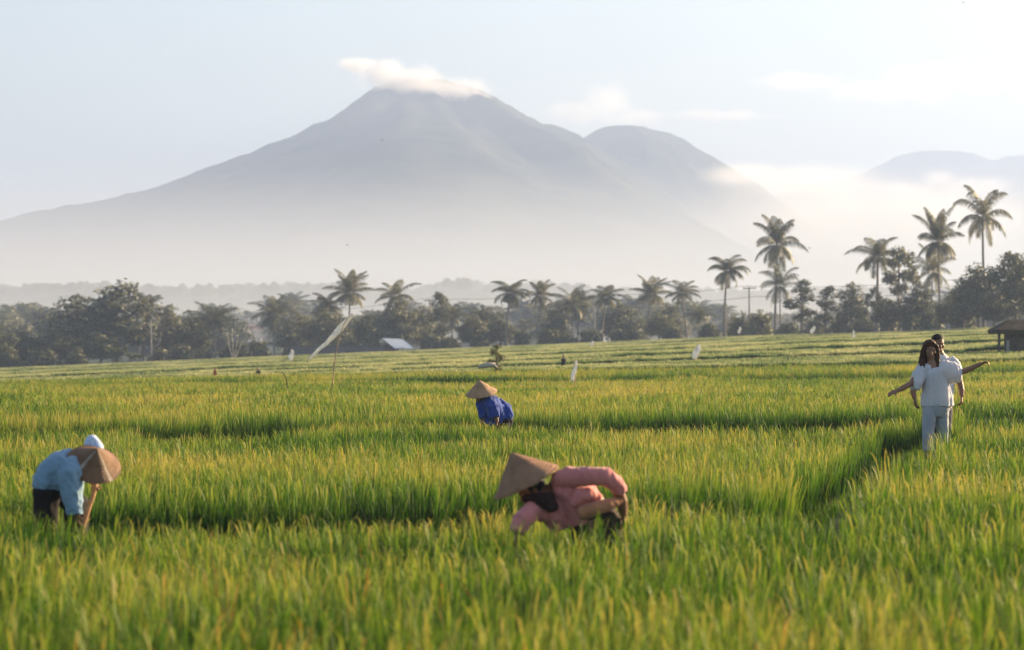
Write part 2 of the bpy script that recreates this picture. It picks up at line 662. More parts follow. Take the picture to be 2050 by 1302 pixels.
def make_rice():
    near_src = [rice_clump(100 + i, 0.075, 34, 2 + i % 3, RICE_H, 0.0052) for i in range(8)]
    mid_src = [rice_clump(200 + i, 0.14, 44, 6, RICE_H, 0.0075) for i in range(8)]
    far_src = [rice_clump(300 + i, 0.50, 210, 14, RICE_H - 0.14, 0.018, 3, 0.48 if i < 3 else 0.66, 0.90, -0.72, 0.82, 5.0, M_RICE_PALE) for i in range(6)]  # steep gradient paints sunlit tips and shaded terrace faces
    for grp, src, d0, d1, step in (('rice_crop', near_src, 9.0, 52.0, 0.215), ('rice_crop', mid_src, 52.0, 101.0, 0.29), ('rice_terraces', far_src, 101.0, 330.0, 0.74)):
        d = np.arange(d0, d1, step)
        P_ = []
        for dd in d:
            hw = 0.185 * dd + (5.5 if dd < 110 else 9)
            xs = np.arange(-hw, hw, step)
            P_.append(np.stack([xs, np.full_like(xs, dd)], 1))
        P_ = np.concatenate(P_)
        P_ += rng.uniform(-0.38, 0.38, P_.shape) * step
        X, D = P_[:, 0], P_[:, 1]
        keep = gap_density(X, D) > rng.uniform(0, 1, len(X)) * 0.9 + 0.02
        for (cx, cd, cr_) in PEOPLE_CLEAR:
            keep &= ((X - cx) ** 2 + (D - cd) ** 2) > cr_ ** 2
        if d1 > 200:   # the crop ends at the tree belt
            lim = np.where(X > 30, 262, np.where(X < -35, 322, 325))
            keep &= D < lim
        X, D = X[keep], D[keep]
        n = len(X)
        Z = ground_z(X, D) - 0.02
        # uneven growth
        g = fbm2(X * 0.5 + 50, D * 0.5 + 50, 5, 4, 1.0)
        s = 1.09 + 0.10 * g + rng.normal(0, 0.05, n)
        for i in range(3):     # the crop thins out and shortens in front of each edge, stands full behind it
            e = edge(i, X)
            gw = gap_width(i, X)
            f = sstep(D, e - gw - (2.2 if i < 2 else 5.0), e - gw) * (D < e)
            if i < 2: f = f * (X < path_x(D))
            s = s * (1 - 0.11 * f * np.minimum(1, gw))
        rot = np.stack([rng.normal(0.0, 0.09, n), rng.normal(-0.03, 0.09, n), rng.uniform(0, 6.283, n)], 1)
        rot[:, 0] += 0.22 * fbm2(X * 0.35 + 9, D * 0.35, 31, 3, 1.0)     # wind-leaned swathes
        rot[:, 1] += 0.22 * fbm2(X * 0.35, D * 0.35 + 9, 33, 3, 1.0)
        if d1 > 200:
            rot[:, :2] *= 0.2
        idx = rng.integers(0, len(src), n)
        if d1 > 200:
            s = 1.0 + 0.03 * g + rng.normal(0, 0.02, n)
            row = sum((D > edge(i, X)).astype(int) for i in range(3, len(ROWS)))
            cell = np.floor((X + 13.0 * np.sin(row * 2.1) + wob(D, 1.0, 1.5, 0.1)) / (18 + 5 * (row % 3))).astype(int)
            pale = ((row * 7 + cell * 13 + (row * cell) % 5) % 7) < 5
            idx = np.where(pale, 3, 0) + rng.integers(0, 3, n)
        scl = np.stack([s, s, s * rng.uniform(0.94, 1.06, n)], 1)
        scatter(grp, np.stack([X, D, Z], 1), rot, scl, idx, src)
    # withered stalks among the nearest hills
    dry = rice_mat('dry_rice_leaf', ((0.14, 0.06, 0.02), (0.24, 0.12, 0.035), (0.36, 0.21, 0.06), (0.42, 0.28, 0.10)))
    dsrc = [rice_clump(500 + i, 0.03, 5, 1, RICE_H, 0.006, mat=dry) for i in range(4)]
    n = 150
    D = 9.5 + 12 * rng.random(n) ** 1.6
    X = rng.uniform(-1, 1, n) * 0.19 * D
    X = np.where(rng.random(n) < 0.7, -np.abs(X), X)
    keep = fbm2(X * 0.6, D * 0.6, 41, 2, 1.0) > -0.05
    X, D = X[keep], D[keep]; n = len(X)
    scatter('dry_stalks', np.stack([X, D, ground_z(X, D) - 0.02], 1), np.stack([rng.normal(0, 0.2, n), rng.normal(0, 0.2, n), rng.uniform(0, 6.28, n)], 1),
            np.full((n, 3), 1.08) * rng.uniform(0.85, 1.12, (n, 1)), rng.integers(0, 4, n), dsrc)
    # short grass and weeds on the paddy edges
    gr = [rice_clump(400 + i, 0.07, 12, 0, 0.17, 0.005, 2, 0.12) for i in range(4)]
    d = np.concatenate([np.arange(17.5, 42, 0.13)])
    P_ = np.concatenate([np.stack([np.arange(-0.185 * dd - 1, 0.185 * dd + 1, 0.13), np.full(len(np.arange(-0.185 * dd - 1, 0.185 * dd + 1, 0.13)), dd)], 1) for dd in d])
    P_ += rng.uniform(-0.06, 0.06, P_.shape)
    X, D = P_[:, 0], P_[:, 1]
    u = X - path_x(D)
    keep = (gap_density(X, D) < 0.5) & (rng.random(len(X)) < np.where((np.abs(u) < 1.0) & (D > 20.5), 0.75, 0.12))
    keep &= ~((np.abs(u) < 0.14) & (rng.random(len(X)) < 0.7))
    X, D = X[keep], D[keep]
    n = len(X)
    s = rng.uniform(0.6, 1.5, n)
    u = X - path_x(D)
    s = np.where(np.abs(u) < 0.35, s * 0.8, s)
    scatter('edge_grass', np.stack([X, D, ground_z(X, D) - 0.01], 1), np.stack([rng.normal(0, 0.15, n), rng.normal(0, 0.15, n), rng.uniform(0, 6.28, n)], 1),
            np.stack([s, s, s], 1), rng.integers(0, 4, n), gr)


make_rice()

# ------------------------------------------------------------------ trees
def leaf_mat(name, base, tint, trans=0.3):
    m, nt, N, L, P = new_mat(name)
    oi = N.new('ShaderNodeObjectInfo')
    at_ = N.new('ShaderNodeAttribute'); at_.attribute_name = 'leafvar'
    ad = N.new('ShaderNodeMath'); ad.operation = 'MULTIPLY_ADD'
    L.new(oi.outputs['Random'], ad.inputs[0]); ad.inputs[1].default_value = 0.35
    L.new(at_.outputs['Fac'], ad.inputs[2])
    cr = N.new('ShaderNodeValToRGB')
    cr.color_ramp.elements[0].position = 0.15; cr.color_ramp.elements[0].color = (*base, 1)
    cr.color_ramp.elements[1].position = 1.2 / 1.35; cr.color_ramp.elements[1].color = (*tint, 1)
    L.new(ad.outputs[0], cr.inputs['Fac'])
    L.new(cr.outputs['Color'], P.inputs['Base Color'])
    P.inputs['Roughness'].default_value = 0.5
    P.inputs['Specular IOR Level'].default_value = 0.3
    tr = N.new('ShaderNodeBsdfTranslucent'); L.new(cr.outputs['Color'], tr.inputs['Color'])
    mx = N.new('ShaderNodeMixShader'); mx.inputs['Fac'].default_value = trans
    L.new(P.outputs[0], mx.inputs[1]); L.new(tr.outputs[0], mx.inputs[2])
    L.new(mx.outputs[0], N['Material Output'].inputs['Surface'])
    return m


M_LEAF = leaf_mat('broad_leaf', (0.018, 0.034, 0.011), (0.20, 0.19, 0.07))  # bright end of the tint paints sun flecks on random leaves
M_LEAF_PALE = leaf_mat('glint_pale_leaf', (0.022, 0.036, 0.013), (0.30, 0.28, 0.15))  # paler tint paints whitish sun glints on the leaves
M_PALM = leaf_mat('palm_leaf', (0.022, 0.040, 0.013), (0.21, 0.18, 0.07))
M_BANANA = leaf_mat('banana_leaf', (0.05, 0.09, 0.02), (0.16, 0.17, 0.04), 0.4)
M_BARK = pbr('grey_bark', (0.16, 0.13, 0.10), 0.95, 0.35, 2.0, 0.6, 12.0, 0.1)
M_PBARK = pbr('palm_bark', (0.24, 0.20, 0.16), 0.95, 0.3, 3.0, 0.6, 20.0, 0.1)


def leaf_mesh(name, V, Fc, mat, var):
    me = mesh_np(name, V, Fc, mat)
    a = me.attributes.new('leafvar', 'FLOAT', 'FACE')
    a.data.foreach_set('value', np.asarray(var, np.float32))
    return me


def crown_mesh(seed, blobs, n, size, mat=M_LEAF):
    """leaf quads spread through the shells of several lumps; unit tree of height 1"""
    r = np.random.default_rng(seed)
    cs = np.array([b[:3] for b in blobs]); rs = np.array([b[3:6] for b in blobs])
    w = (rs[:, 0] * rs[:, 1] + rs[:, 0] * rs[:, 2]) ; w = w / w.sum()
    V = np.zeros((n, 4, 3)); var = np.zeros(n)
    bi = r.choice(len(blobs), n, p=w)
    dirs = r.normal(size=(n, 3)); dirs /= np.linalg.norm(dirs, axis=1)[:, None]
    # twig clumps: snap most leaves towards a set of twig directions
    ncl = 26
    cl = r.normal(size=(len(blobs), ncl, 3)); cl /= np.linalg.norm(cl, axis=2)[:, :, None]
    clr = r.uniform(0.66, 1.12, (len(blobs), ncl))
    ci = r.integers(0, ncl, n)
    cdir = cl[bi, ci]
    rad = clr[bi, ci]
    d = cdir * rad[:, None] + r.normal(0, 0.17, (n, 3))
    inner = r.random(n) < 0.22
    d = np.where(inner[:, None], dirs * r.uniform(0.15, 0.9, n)[:, None], d)
    c = cs[bi] + d * rs[bi]
    nrm = d + r.normal(0, 0.55, (n, 3)) + np.array([0, 0, 0.35])
    nrm /= np.linalg.norm(nrm, axis=1)[:, None]
    t = np.cross(nrm, r.normal(size=(n, 3))); t /= np.linalg.norm(t, axis=1)[:, None]
    b = np.cross(nrm, t)
    s = size * r.uniform(0.6, 1.35, n)
    l = s[:, None] * t; m = (s * 0.5)[:, None] * b
    sag = nrm * (-0.25 * s)[:, None]
    V[:, 0] = c - l; V[:, 1] = c - m; V[:, 2] = c + l + sag; V[:, 3] = c + m
    var = np.clip(r.normal(0.35, 0.2, n), 0, 1)
    fc = np.arange(n * 4).reshape(n, 4)
    return leaf_mesh('crown', V.reshape(-1, 3), fc, mat, var)


def trunk_mesh(seed, h, r0, limbs, top, bend=0.03):
    r = random.Random(seed)
    mb = MB()
    bx, by = r.uniform(-bend, bend), r.uniform(-bend, bend)
    pts = [Vector((bx * math.sin(3 * t) , by * math.sin(2.5 * t), -0.02 + t * h)) for t in (0, .15, .35, .6, .8, 1)]
    mb.tube(pts, [r0 * 1.35, r0 * 1.05, r0 * .9, r0 * .75, r0 * .6, r0 * .3], 7)
    for (cx, cy_, cz) in limbs:
        s = pts[2 + r.randrange(3)]
        e = Vector((cx, cy_, cz))
        m = s.lerp(e, 0.5) + Vector((r.uniform(-.03, .03), r.uniform(-.03, .03), -0.02))
        mb.tube([s, m, e], [r0 * .5, r0 * .32, r0 * .1], 5)
    return mb.mesh('trunk', M_BARK, True)


def broad_variant(seed, shape):
    r = random.Random(seed)
    blobs = []
    if shape == 'tall':        # high crown, lobed
        spec = [(0, 0, .80, .15), (.10, .03, .68, .15), (-.12, -.02, .66, .15), (0, .08, .60, .17), (.16, 0, .50, .15), (-.18, .03, .48, .16), (0, -.1, .46, .18), (.08, .05, .36, .16), (-.08, -.05, .33, .17), (.2, .02, .32, .12), (-.22, 0, .30, .13)]
    elif shape == 'round':
        spec = [(0, 0, .78, .2), (.2, .05, .62, .2), (-.2, -.05, .62, .2), (0, .18, .55, .2), (0, -.18, .5, .2), (.28, -.05, .45, .17), (-.28, .05, .44, .17), (.1, .1, .36, .18), (-.12, -.1, .34, .18)]
    elif shape == 'slim':
        spec = [(0, 0, .90, .085), (.035, .02, .79, .10), (-.04, 0, .67, .11), (.045, -.02, .54, .12), (-.03, .02, .42, .12), (.03, 0, .31, .10)]
    elif shape == 'open':
        spec = [(0, 0, .88, .11), (.17, .03, .80, .10), (-.16, .0, .79, .10), (.26, .02, .66, .10), (-.25, -.03, .64, .09), (.08, .1, .64, .11), (-.09, -.08, .60, .10), (.2, -.04, .5, .08), (-.17, .05, .48, .08)]
    else:                      # bush
        spec = [(0, 0, .62, .34), (.34, .05, .48, .30), (-.34, -.05, .46, .32), (.05, .3, .42, .32), (-.05, -.3, .4, .3), (.6, 0, .3, .26), (-.62, .02, .28, .25), (.2, -.1, .25, .28), (-.2, .1, .25, .28)]
    for (x, y, z, q) in spec:
        k = q * r.uniform(0.85, 1.15)
        blobs.append((x + r.uniform(-.03, .03), y + r.uniform(-.03, .03), z + r.uniform(-.03, .03), k, k, k * r.uniform(0.62, 0.85)))
    n = {'tall': 5200, 'round': 5200, 'slim': 2200, 'open': 2400, 'bush': 2600}[shape]
    size = {'tall': .021, 'round': .023, 'slim': .017, 'open': .021, 'bush': .055}[shape]
    cm = crown_mesh(seed, blobs, n, size, M_LEAF_PALE if shape in ('tall', 'open') else M_LEAF)
    limbs = [(b[0] * .85, b[1] * .85, b[2]) for b in blobs]
    tm = trunk_mesh(seed, {'tall': .8, 'round': .75, 'slim': .9, 'open': .85, 'bush': .5}[shape], {'tall': .02, 'round': .026, 'slim': .013, 'open': .014, 'bush': .03}[shape], limbs if shape != 'slim' else limbs[:3], 0)
    return tm, cm


def palm_variant(seed, nfr=22, flen=0.30, droop=1.0, lean=0.05):
    """unit coconut palm of height 1 (to the top of the crown)"""
    r = random.Random(seed)
    hub = Vector((lean, r.uniform(-.03, .03), 0.80))
    mb = MB()
    pts = []
    for i in range(9):
        t = i / 8
        pts.append(Vector((hub.x * t ** 1.7 + 0.012 * math.sin(t * 4 + seed), hub.y * t ** 1.5, -0.02 + (hub.z + 0.02) * t)))
    hub = pts[-1]
    rad = [0.017 * (1.45 if i == 0 else 1.1 - 0.5 * i / 8) for i in range(9)]
    mb.tube(pts, rad, 8)
    tm = mb.mesh('trunk', M_PBARK, True)
    V, Fc, var = [], [], []
    for k in range(nfr):
        a = 2 * math.pi * (k * 0.381966) + r.uniform(-.25, .25)
        u = (k + 0.5) / nfr            # 0 = youngest, upright; 1 = oldest, hanging
        el = R(84) - u * R(118) + r.uniform(-.25, .22)
        L_ = flen * r.uniform(0.85, 1.1) * (0.75 + 0.4 * math.sin(math.pi * min(1, u + 0.15)))
        out = Vector((math.cos(a), math.sin(a), 0))
        side = Vector((-math.sin(a), math.cos(a), 0))
        p = hub.copy()
        ns = 13
        rach = [p.copy()]
        for s in range(ns):
            e = el - droop * (0.35 + 0.55 * (s / ns)) * (s / ns) * 1.5
            p = p + (out * math.cos(e) + Vector((0, 0, math.sin(e)))) * (L_ / ns)
            rach.append(p.copy())
        cv = min(1, max(0, r.gauss(0.35, 0.15) + (0.35 if u > 0.9 else 0)))
        tw = r.uniform(-.5, .5)
        for s in range(ns):
            o = len(V)
            w = 0.0035 * (1 - 0.8 * s / ns)
            V += [rach[s] - side * w, rach[s] + side * w, rach[s + 1] + side * w * .8, rach[s + 1] - side * w * .8]
            Fc.append((o, o + 1, o + 2, o + 3)); var.append(cv)
            if s == 0: continue
            dirv = (rach[s + 1] - rach[s]).normalized()
            up = side.cross(dirv)
            for q in range(3):
                b0 = rach[s].lerp(rach[s + 1], q / 3)
                t = (s + q / 3) / ns
                ll = flen * 0.30 * (math.sin(math.pi * min(1, 0.16 + 0.80 * t)) ** 0.8)
                for sg in (-1, 1):
                    dv = (side * sg * 0.85 + dirv * 0.55 - up * 0.12 + Vector((0, 0, -0.32 - 0.25 * u))).normalized()
                    dv = (dv + Vector((r.gauss(0, .07), r.gauss(0, .07), r.gauss(0, .07)))).normalized()
                    mid = b0 + dv * ll * 0.55
                    tip = mid + (dv + Vector((0, 0, -0.95))).normalized() * ll * 0.55
                    wv = dirv * 0.0042
                    o = len(V)
                    V += [b0 - wv * .7, b0 + wv * .7, mid + wv, mid - wv, tip]
                    Fc.append((o, o + 1, o + 2, o + 3)); Fc.append((o + 3, o + 2, o + 4)); var += [cv + r.uniform(-.1, .1)] * 2
    # nuts and old sheaths under the crown
    me = bpy.data.meshes.new('crown')
    me.from_pydata([tuple(q) for q in V], [], Fc)
    me.materials.append(M_PALM)
    a_ = me.attributes.new('leafvar', 'FLOAT', 'FACE'); a_.data.foreach_set('value', np.asarray(var, np.float32))
    nb = MB()
    for i in range(7):
        a = r.uniform(0, 6.28)
        nb.ball(hub + Vector((0.013 * math.cos(i * .9), 0.013 * math.sin(i * .9), -0.018 - .004 * (i % 3))), 0.012, None, 7, 5)
    nm = nb.mesh('nuts', M_NUT, True)
    return tm, me, nm


M_NUT = pbr('coconut_husk', (0.16, 0.12, 0.04), 0.6, 0.3, 4.0)


def banana_variant(seed):
    r = random.Random(seed)
    V, Fc, var = [], [], []
    mb = MB()
    for st in range(4):
        bx, by = r.uniform(-.3, .3), r.uniform(-.2, .2)
        h = r.uniform(.42, .6)
        mb.tube([(bx, by, -.03), (bx, by, h * .5), (bx + .01, by, h)], [.04, .034, .02], 7)
        for k in range(8):
            a = k * 2.4 + r.uniform(-.3, .3)
            el = R(r.uniform(25, 80))
            L_ = r.uniform(.4, .6)
            out = Vector((math.cos(a), math.sin(a), 0)); side = Vector((-math.sin(a), math.cos(a), 0))
            p = Vector((bx, by, h)); row = []
            for s in range(7):
                t = s / 6
                w = .075 * math.sin(math.pi * min(1, .12 + .86 * t))
                row.append((p - side * w + Vector((0, 0, -w * .4)), p.copy(), p + side * w + Vector((0, 0, -w * .4))))
                e = el - 1.5 * t * t - .2
                p = p + (out * math.cos(e) + Vector((0, 0, math.sin(e)))) * (L_ / 6)
            o = len(V)
            for q in row: V += list(q)
            cv = r.uniform(0, .9)
            for s in range(6):
                for c in range(2):
                    i = o + s * 3 + c
                    Fc.append((i, i + 1, i + 4, i + 3)); var.append(cv)
    me = bpy.data.meshes.new('leaves'); me.from_pydata([tuple(q) for q in V], [], Fc); me.materials.append(M_BANANA)
    a_ = me.attributes.new('leafvar', 'FLOAT', 'FACE'); a_.data.foreach_set('value', np.asarray(var, np.float32))
    return mb.mesh('stem', M_PBARK, True), me


VAR = {
    'tall': [broad_variant(501, 'tall'), broad_variant(502, 'tall')],
    'round': [broad_variant(511, 'round'), broad_variant(512, 'round')],
    'slim': [broad_variant(521, 'slim'), broad_variant(522, 'slim')],
    'open': [broad_variant(531, 'open'), broad_variant(532, 'open')],
    'bush': [broad_variant(541, 'bush'), broad_variant(542, 'bush'), broad_variant(543, 'bush')],
    'palm': [palm_variant(551, 22, .34, 1.0, .03), palm_variant(552, 17, .33, 1.25, -.06), palm_variant(553, 26, .35, .85, .07), palm_variant(554, 15, .34, 1.1, -.02), palm_variant(555, 20, .31, 1.4, .05)],
    'lowpalm': [palm_variant(561, 24, .46, .9, .02), palm_variant(562, 20, .50, 1.1, -.03)],
    'banana': [banana_variant(571), banana_variant(572)],
}
CATS = {'tall': ('broadleaf_tree', 'tree'), 'round': ('broadleaf_tree', 'tree'), 'slim': ('slender_tree', 'tree'), 'open': ('open_crown_tree', 'tree'), 'bush': ('bush', 'bush'),
        'palm': ('coconut_palm', 'palm tree'), 'lowpalm': ('coconut_palm', 'palm tree'), 'banana': ('banana_plant', 'banana plant')}
_cnt = {}


def plant(kind, px, ytop, d, label, width=None, group=None, ybase=None, base=None):
    """stand a plant at photo column px and depth d; its top reaches photo row ytop; width in photo pixels"""
    x = (px - 1025.0) / F * d
    z0 = gz(x, d) - 0.1
    if ybase is not None:
        z0 = min(z0, EZ + (HY - ybase) / F * d)
        z0 = EZ + (HY - ybase) / F * d if base else z0
    h = EZ + (HY - ytop) / F * d - z0
    i = _cnt.get(kind, 0); _cnt[kind] = i + 1
    vs = VAR[kind]
    v = vs[i % len(vs)]
    name, cat = CATS[kind]
    o = empty(name, (x, d, z0), rnd.uniform(0, 6.28))
    wd = {'tall': .60, 'round': .84, 'slim': .24, 'open': .70, 'bush': 1.75, 'palm': .62, 'lowpalm': .85, 'banana': 1.2}[kind]
    w = h
    if width is not None:
        w = width / F * d / wd
    o.scale = (w, w, h)
    if 'palm' in kind:
        o.rotation_euler = (rnd.uniform(-.05, .05), rnd.uniform(-.05, .05), o.rotation_euler.z)
    tag(o, label, cat, group)
    pn = ('stem', 'leaves') if kind == 'banana' else ('trunk', 'crown')
    link(pn[0], v[0], o)
    c = link(pn[1], v[1], o)
    if len(v) > 2:
        link('nuts', v[2], o)
    return o


GP = 'coconut palms along the far edge of the paddies'
GT = 'broadleaf trees along the far edge of the paddies'
GB = 'bushes at the foot of the tree belt'
# left part of the belt
plant('round', -18, 640, 318, 'low leafy tree cut by the left edge of the picture', 110, GT)
plant('round', 52, 660, 322, 'low sunlit-topped tree second from the left edge of the picture', 90, GT)
plant('tall', 155, 578, 330, 'tall leafy tree with a domed crown just left of the tallest tree on the left', 150, GT)
plant('tall', 232, 553, 328, 'tallest broadleaf tree on the left, standing above its neighbours', 165, GT)
plant('round', 118, 655, 322, 'dark dense tree in the shade under the domed tree on the left', 110, GT)
plant('round', 200, 662, 321, 'dark low tree under the tallest tree on the left', 100, GT)
plant('palm', 288, 592, 334, 'palm with feathery fronds tucked against the tallest tree on the left', 95, GP)
plant('tall', 338, 600, 336, 'leafy tree behind the thin pale bare trunk on the left', 80, GT)
plant('round', 385, 625, 332, 'rounded tree right of the thin pale bare trunk on the left', 90, GT)
plant('lowpalm', 432, 618, 328, 'low palm with a wide spray of fronds, leftmost low palm beside the hazy gap', 105, GP)
plant('banana', 232, 690, 318, 'sunlit banana clump under the tallest tree on the left', 60, 'banana clumps below the left trees')
plant('banana', 268, 700, 318, 'sunlit banana clump nearest the thin pale bare trunk', 50, 'banana clumps below the left trees')
plant('lowpalm', 550, 608, 330, 'short palm standing alone in the hazy gap left of the streamer', 95, GP)
plant('round', 650, 612, 334, 'bushy tree directly behind the long white streamer', 105, GT)
plant('palm', 660, 586, 338, 'palm half hidden behind the bushy tree by the streamer', 85, GP)
plant('palm', 697, 555, 340, 'tall palm rising just above the top of the long white streamer', 88, GP)
plant('round', 738, 618, 342, 'leafy tree between the streamer palm and the dark dense palm clump', 70, GT)
plant('palm', 792, 564, 336, 'palm crowning the dark dense clump above the grey-roofed shed', 92, GP)
plant('tall', 790, 590, 334, 'dark dense tree directly behind the grey-roofed shed', 95, GT)
plant('slim', 882, 582, 340, 'slender upright tree right of the grey-roofed shed', 42, GT)
plant('lowpalm', 905, 614, 334, 'short palm between the slender tree and the dark round bushes', 75, GP)
plant('round', 945, 625, 336, 'dark round tree left of the palm with a curved pale trunk', 85, GT)
plant('palm', 1012, 558, 330, 'palm with a drooping full crown and a pale trunk curving at its foot', 98, GP)
plant('palm', 1080, 566, 334, 'upright palm with a thin open crown and a bare pale trunk', 66, GP)
plant('round', 1000, 632, 338, 'brownish leafy tree behind the curved pale palm trunk', 90, GT)
plant('lowpalm', 1148, 590, 332, 'low spreading palm between two taller palms near the middle', 100, GP)
plant('open', 1155, 572, 346, 'sparse tree peeping out above the low spreading palm near the middle', 70, GT)
plant('palm', 1205, 572, 338, 'palm with long arching fronds and a straight trunk near the middle', 88, GP)
plant('palm', 1292, 564, 352, 'pale hazy palm standing back between two darker palms', 80, GP)
plant('round', 1318, 620, 336, 'dark round tree below the pale hazy palm', 66, GT)
plant('palm', 1374, 562, 332, 'palm with a thick crown and twin-looking trunk left of the two tallest central palms', 84, GP)
plant('lowpalm', 1402, 618, 328, 'small browned palm at the foot of the thick-crowned palm', 60, GP)
for px, yt, w, lab in ((600, 622, 80, 'hazy leafy tree between the short gap palm and the streamer'), (842, 606, 66, 'leafy tree between the dense palm clump and the slender upright tree'),
                       (968, 604, 70, 'leafy tree behind the palm with a drooping full crown'), (1112, 610, 66, 'leafy tree right of the upright thin-crowned palm'),
                       (1246, 602, 72, 'leafy tree between the straight-trunked palm and the pale hazy palm'), (1340, 604, 60, 'leafy tree between the pale hazy palm and the thick-crowned palm')):
    plant('tall', px, yt, 346, lab, w * 1.25, GT)
# right part of the belt
plant('palm', 1450, 508, 322, 'tall palm with ragged fronds, left neighbour of the tallest central palm', 96, GP)
plant('palm', 1552, 443, 318, 'tallest palm of the central pair, standing clear against the sky', 104, GP)
plant('lowpalm', 1562, 545, 312, 'short dark palm directly under the tallest central palm', 80, GP)
plant('slim', 1604, 555, 308, 'dark column-shaped tree right of the tallest central palm', 48, GT)
plant('slim', 1657, 570, 306, 'slim pale green tree standing alone in the open hazy gap on the right', 44, GT)
plant('tall', 1706, 556, 300, 'light leafy tree with a narrow crown left of the big right-hand palm', 62, GT)
plant('palm', 1756, 478, 292, 'big palm with long fronds sweeping left, left end of the right-hand clump', 118, GP)
plant('open', 1800, 486, 288, 'open-branched tree with sky showing through beside the big sweeping palm', 110, GT)
plant('lowpalm', 1862, 512, 280, 'dense short palm in front of the second tallest right-hand palm', 84, GP)
plant('palm', 1884, 436, 276, 'slender palm with a leaning trunk, second tallest on the right', 92, GP)
plant('palm', 1968, 378, 266, 'tallest palm at the far right, its crown high against the clouds', 112, GP)
plant('round', 2030, 484, 258, 'big dark tree at the right edge of the picture', 140, GT)
plant('tall', 1960, 520, 262, 'dark leafy tree below the tallest right-hand palm', 90, GT)
plant('round', 1905, 580, 266, 'dark tree under the leaning slender palm on the right', 90, GT)
plant('round', 2085, 530, 252, 'dark tree beyond the right edge of the picture', 130, GT)
plant('round', 1992, 570, 254, 'low dark tree right behind the thatched hut', 100, GT)
plant('tall', 1842, 556, 284, 'leafy tree filling the space below the second tallest right-hand palm', 80, GT)
plant('round', 1778, 590, 284, 'rounded tree at the foot of the open-branched tree on the right', 80, GT)
plant('tall', 1928, 545, 262, 'leafy tree left of the dark tree below the tallest right-hand palm', 70, GT)
plant('open', 1748, 570, 286, 'small twisted tree at the foot of the big sweeping palm', 50, GT)

# bushes along the foot of the belt, described by where they stand
bushes = [(20, 690, 316), (88, 690, 316), (150, 695, 316), (318, 690, 318), (362, 682, 320), (410, 690, 320), (470, 676, 322), (515, 672, 324), (592, 688, 326), (632, 680, 328), (700, 676, 332),
          (742, 672, 333), (862, 660, 330), (900, 668, 329), (962, 662, 328), (1045, 652, 329), (1098, 650, 329), (1138, 662, 328), (1182, 650, 328), (1235, 652, 328), (1270, 650, 328),
          (1345, 648, 326), (1420, 640, 322), (1480, 620, 318), (1522, 610, 314), (1580, 640, 310), (1632, 632, 306), (1680, 628, 300), (1728, 632, 294), (1778, 628, 288), (1822, 618, 282),
          (1858, 612, 276), (1930, 600, 264)]
near_to = ['leftmost bush at the picture edge', 'dark bush below the second tree from the left', 'dark bush below the domed tree on the left', 'bush at the foot of the thin pale bare trunk',
           'bush right of the thin pale bare trunk', 'bush at the foot of the leftmost low palm', 'low bush at the left end of the hazy gap', 'low bush in the middle of the hazy gap',
           'bush by the left end of the grey wall', 'bush behind the grey wall under the streamer', 'bush behind the grey wall at the foot of the streamer palm', 'bush behind the grey wall beside the shed',
           'bush right of the grey-roofed shed', 'bush at the foot of the slender upright tree', 'bush left of the curved pale palm trunk', 'bush between the two pale palm trunks',
           'dark bush right of the upright thin-crowned palm', 'bush at the foot of the low spreading palm', 'bush left of the straight palm trunk near the middle', 'bush right of the straight palm trunk near the middle',
           'bush left of the dark round tree below the hazy palm', 'bush left of the thick-crowned palm', 'bush between the small browned palm and the ragged tall palm', 'bush beside the utility pole',
           'tall bush between the utility pole and the tallest central palm', 'bush at the foot of the tallest central palm', 'bush right of the column-shaped tree', 'bush right of the slim pale green tree',
           'bush at the foot of the light narrow-crowned tree', 'bush at the foot of the big sweeping palm', 'bush below the open-branched tree', 'bush below the dense short palm', 'bush below the leaning slender palm']
for (px, yt, d), w in zip(bushes, near_to):
    plant('bush', px, yt, d, w, rnd.uniform(56, 84), GB)

# hazy wood behind the belt, read as one mass
def far_wood():
    src = []
    for kind in ('round', 'tall', 'palm'):
        tm, cm = VAR[kind][0][:2]
        src.append(cm)
    P_, S, I_ = [], [], []
    line = prof([(-300, 600), (0, 598), (60, 594), (110, 602), (135, 632), (330, 622), (400, 606), (470, 600), (540, 600), (580, 584), (620, 592), (680, 606), (760, 610), (850, 596), (930, 606),
                 (1060, 600), (1160, 584), (1250, 590), (1340, 578), (1420, 606), (1540, 616), (1650, 620), (1800, 590), (1900, 570), (2050, 560), (2400, 560)])
    for k in range(330):
        px = rnd.uniform(-200, 2250)
        d = rnd.uniform(430, 760)
        if 455 < px < 545 and d < 660: d = rnd.uniform(665, 760)
        yt = np.interp(px, *line) + rnd.uniform(-4, 26) + (16 if d < 560 else 0)
        x = (px - 1025) / F * d
        z0 = gz(x, d) - 0.4
        h = EZ + (HY - yt) / F * d - z0
        P_.append((x, d, z0)); w = h * rnd.uniform(0.9, 1.35)
        S.append((w, w, h)); I_.append(rnd.choice((0, 0, 0, 1, 1, 2)))
    # trees on the foothill crest
    for k in range(420):
        px = rnd.uniform(-300, 2350)
        d = rnd.uniform(1085, 1160)
        yt = np.interp(px, *prof(ridge)) + rnd.uniform(-3, 6)
        x = (px - 1025) / F * d
        h = rnd.uniform(2.5, 7) * (1.5 if rnd.random() < .08 else 1)
        P_.append((x, d, EZ + (HY - yt) / F * d - h * .8)); w = h * rnd.uniform(0.9, 1.8)
        S.append((w, w, h)); I_.append(rnd.choice((0, 0, 0, 1)))
    n = len(P_)
    scatter('distant_wood', P_, np.stack([np.zeros(n), np.zeros(n), rng.uniform(0, 6.28, n)], 1), S, I_, src)


far_wood()

plant('bush', 2052, 634, 124, 'dark bush hanging over the thatched hut at the right edge', 90, None)

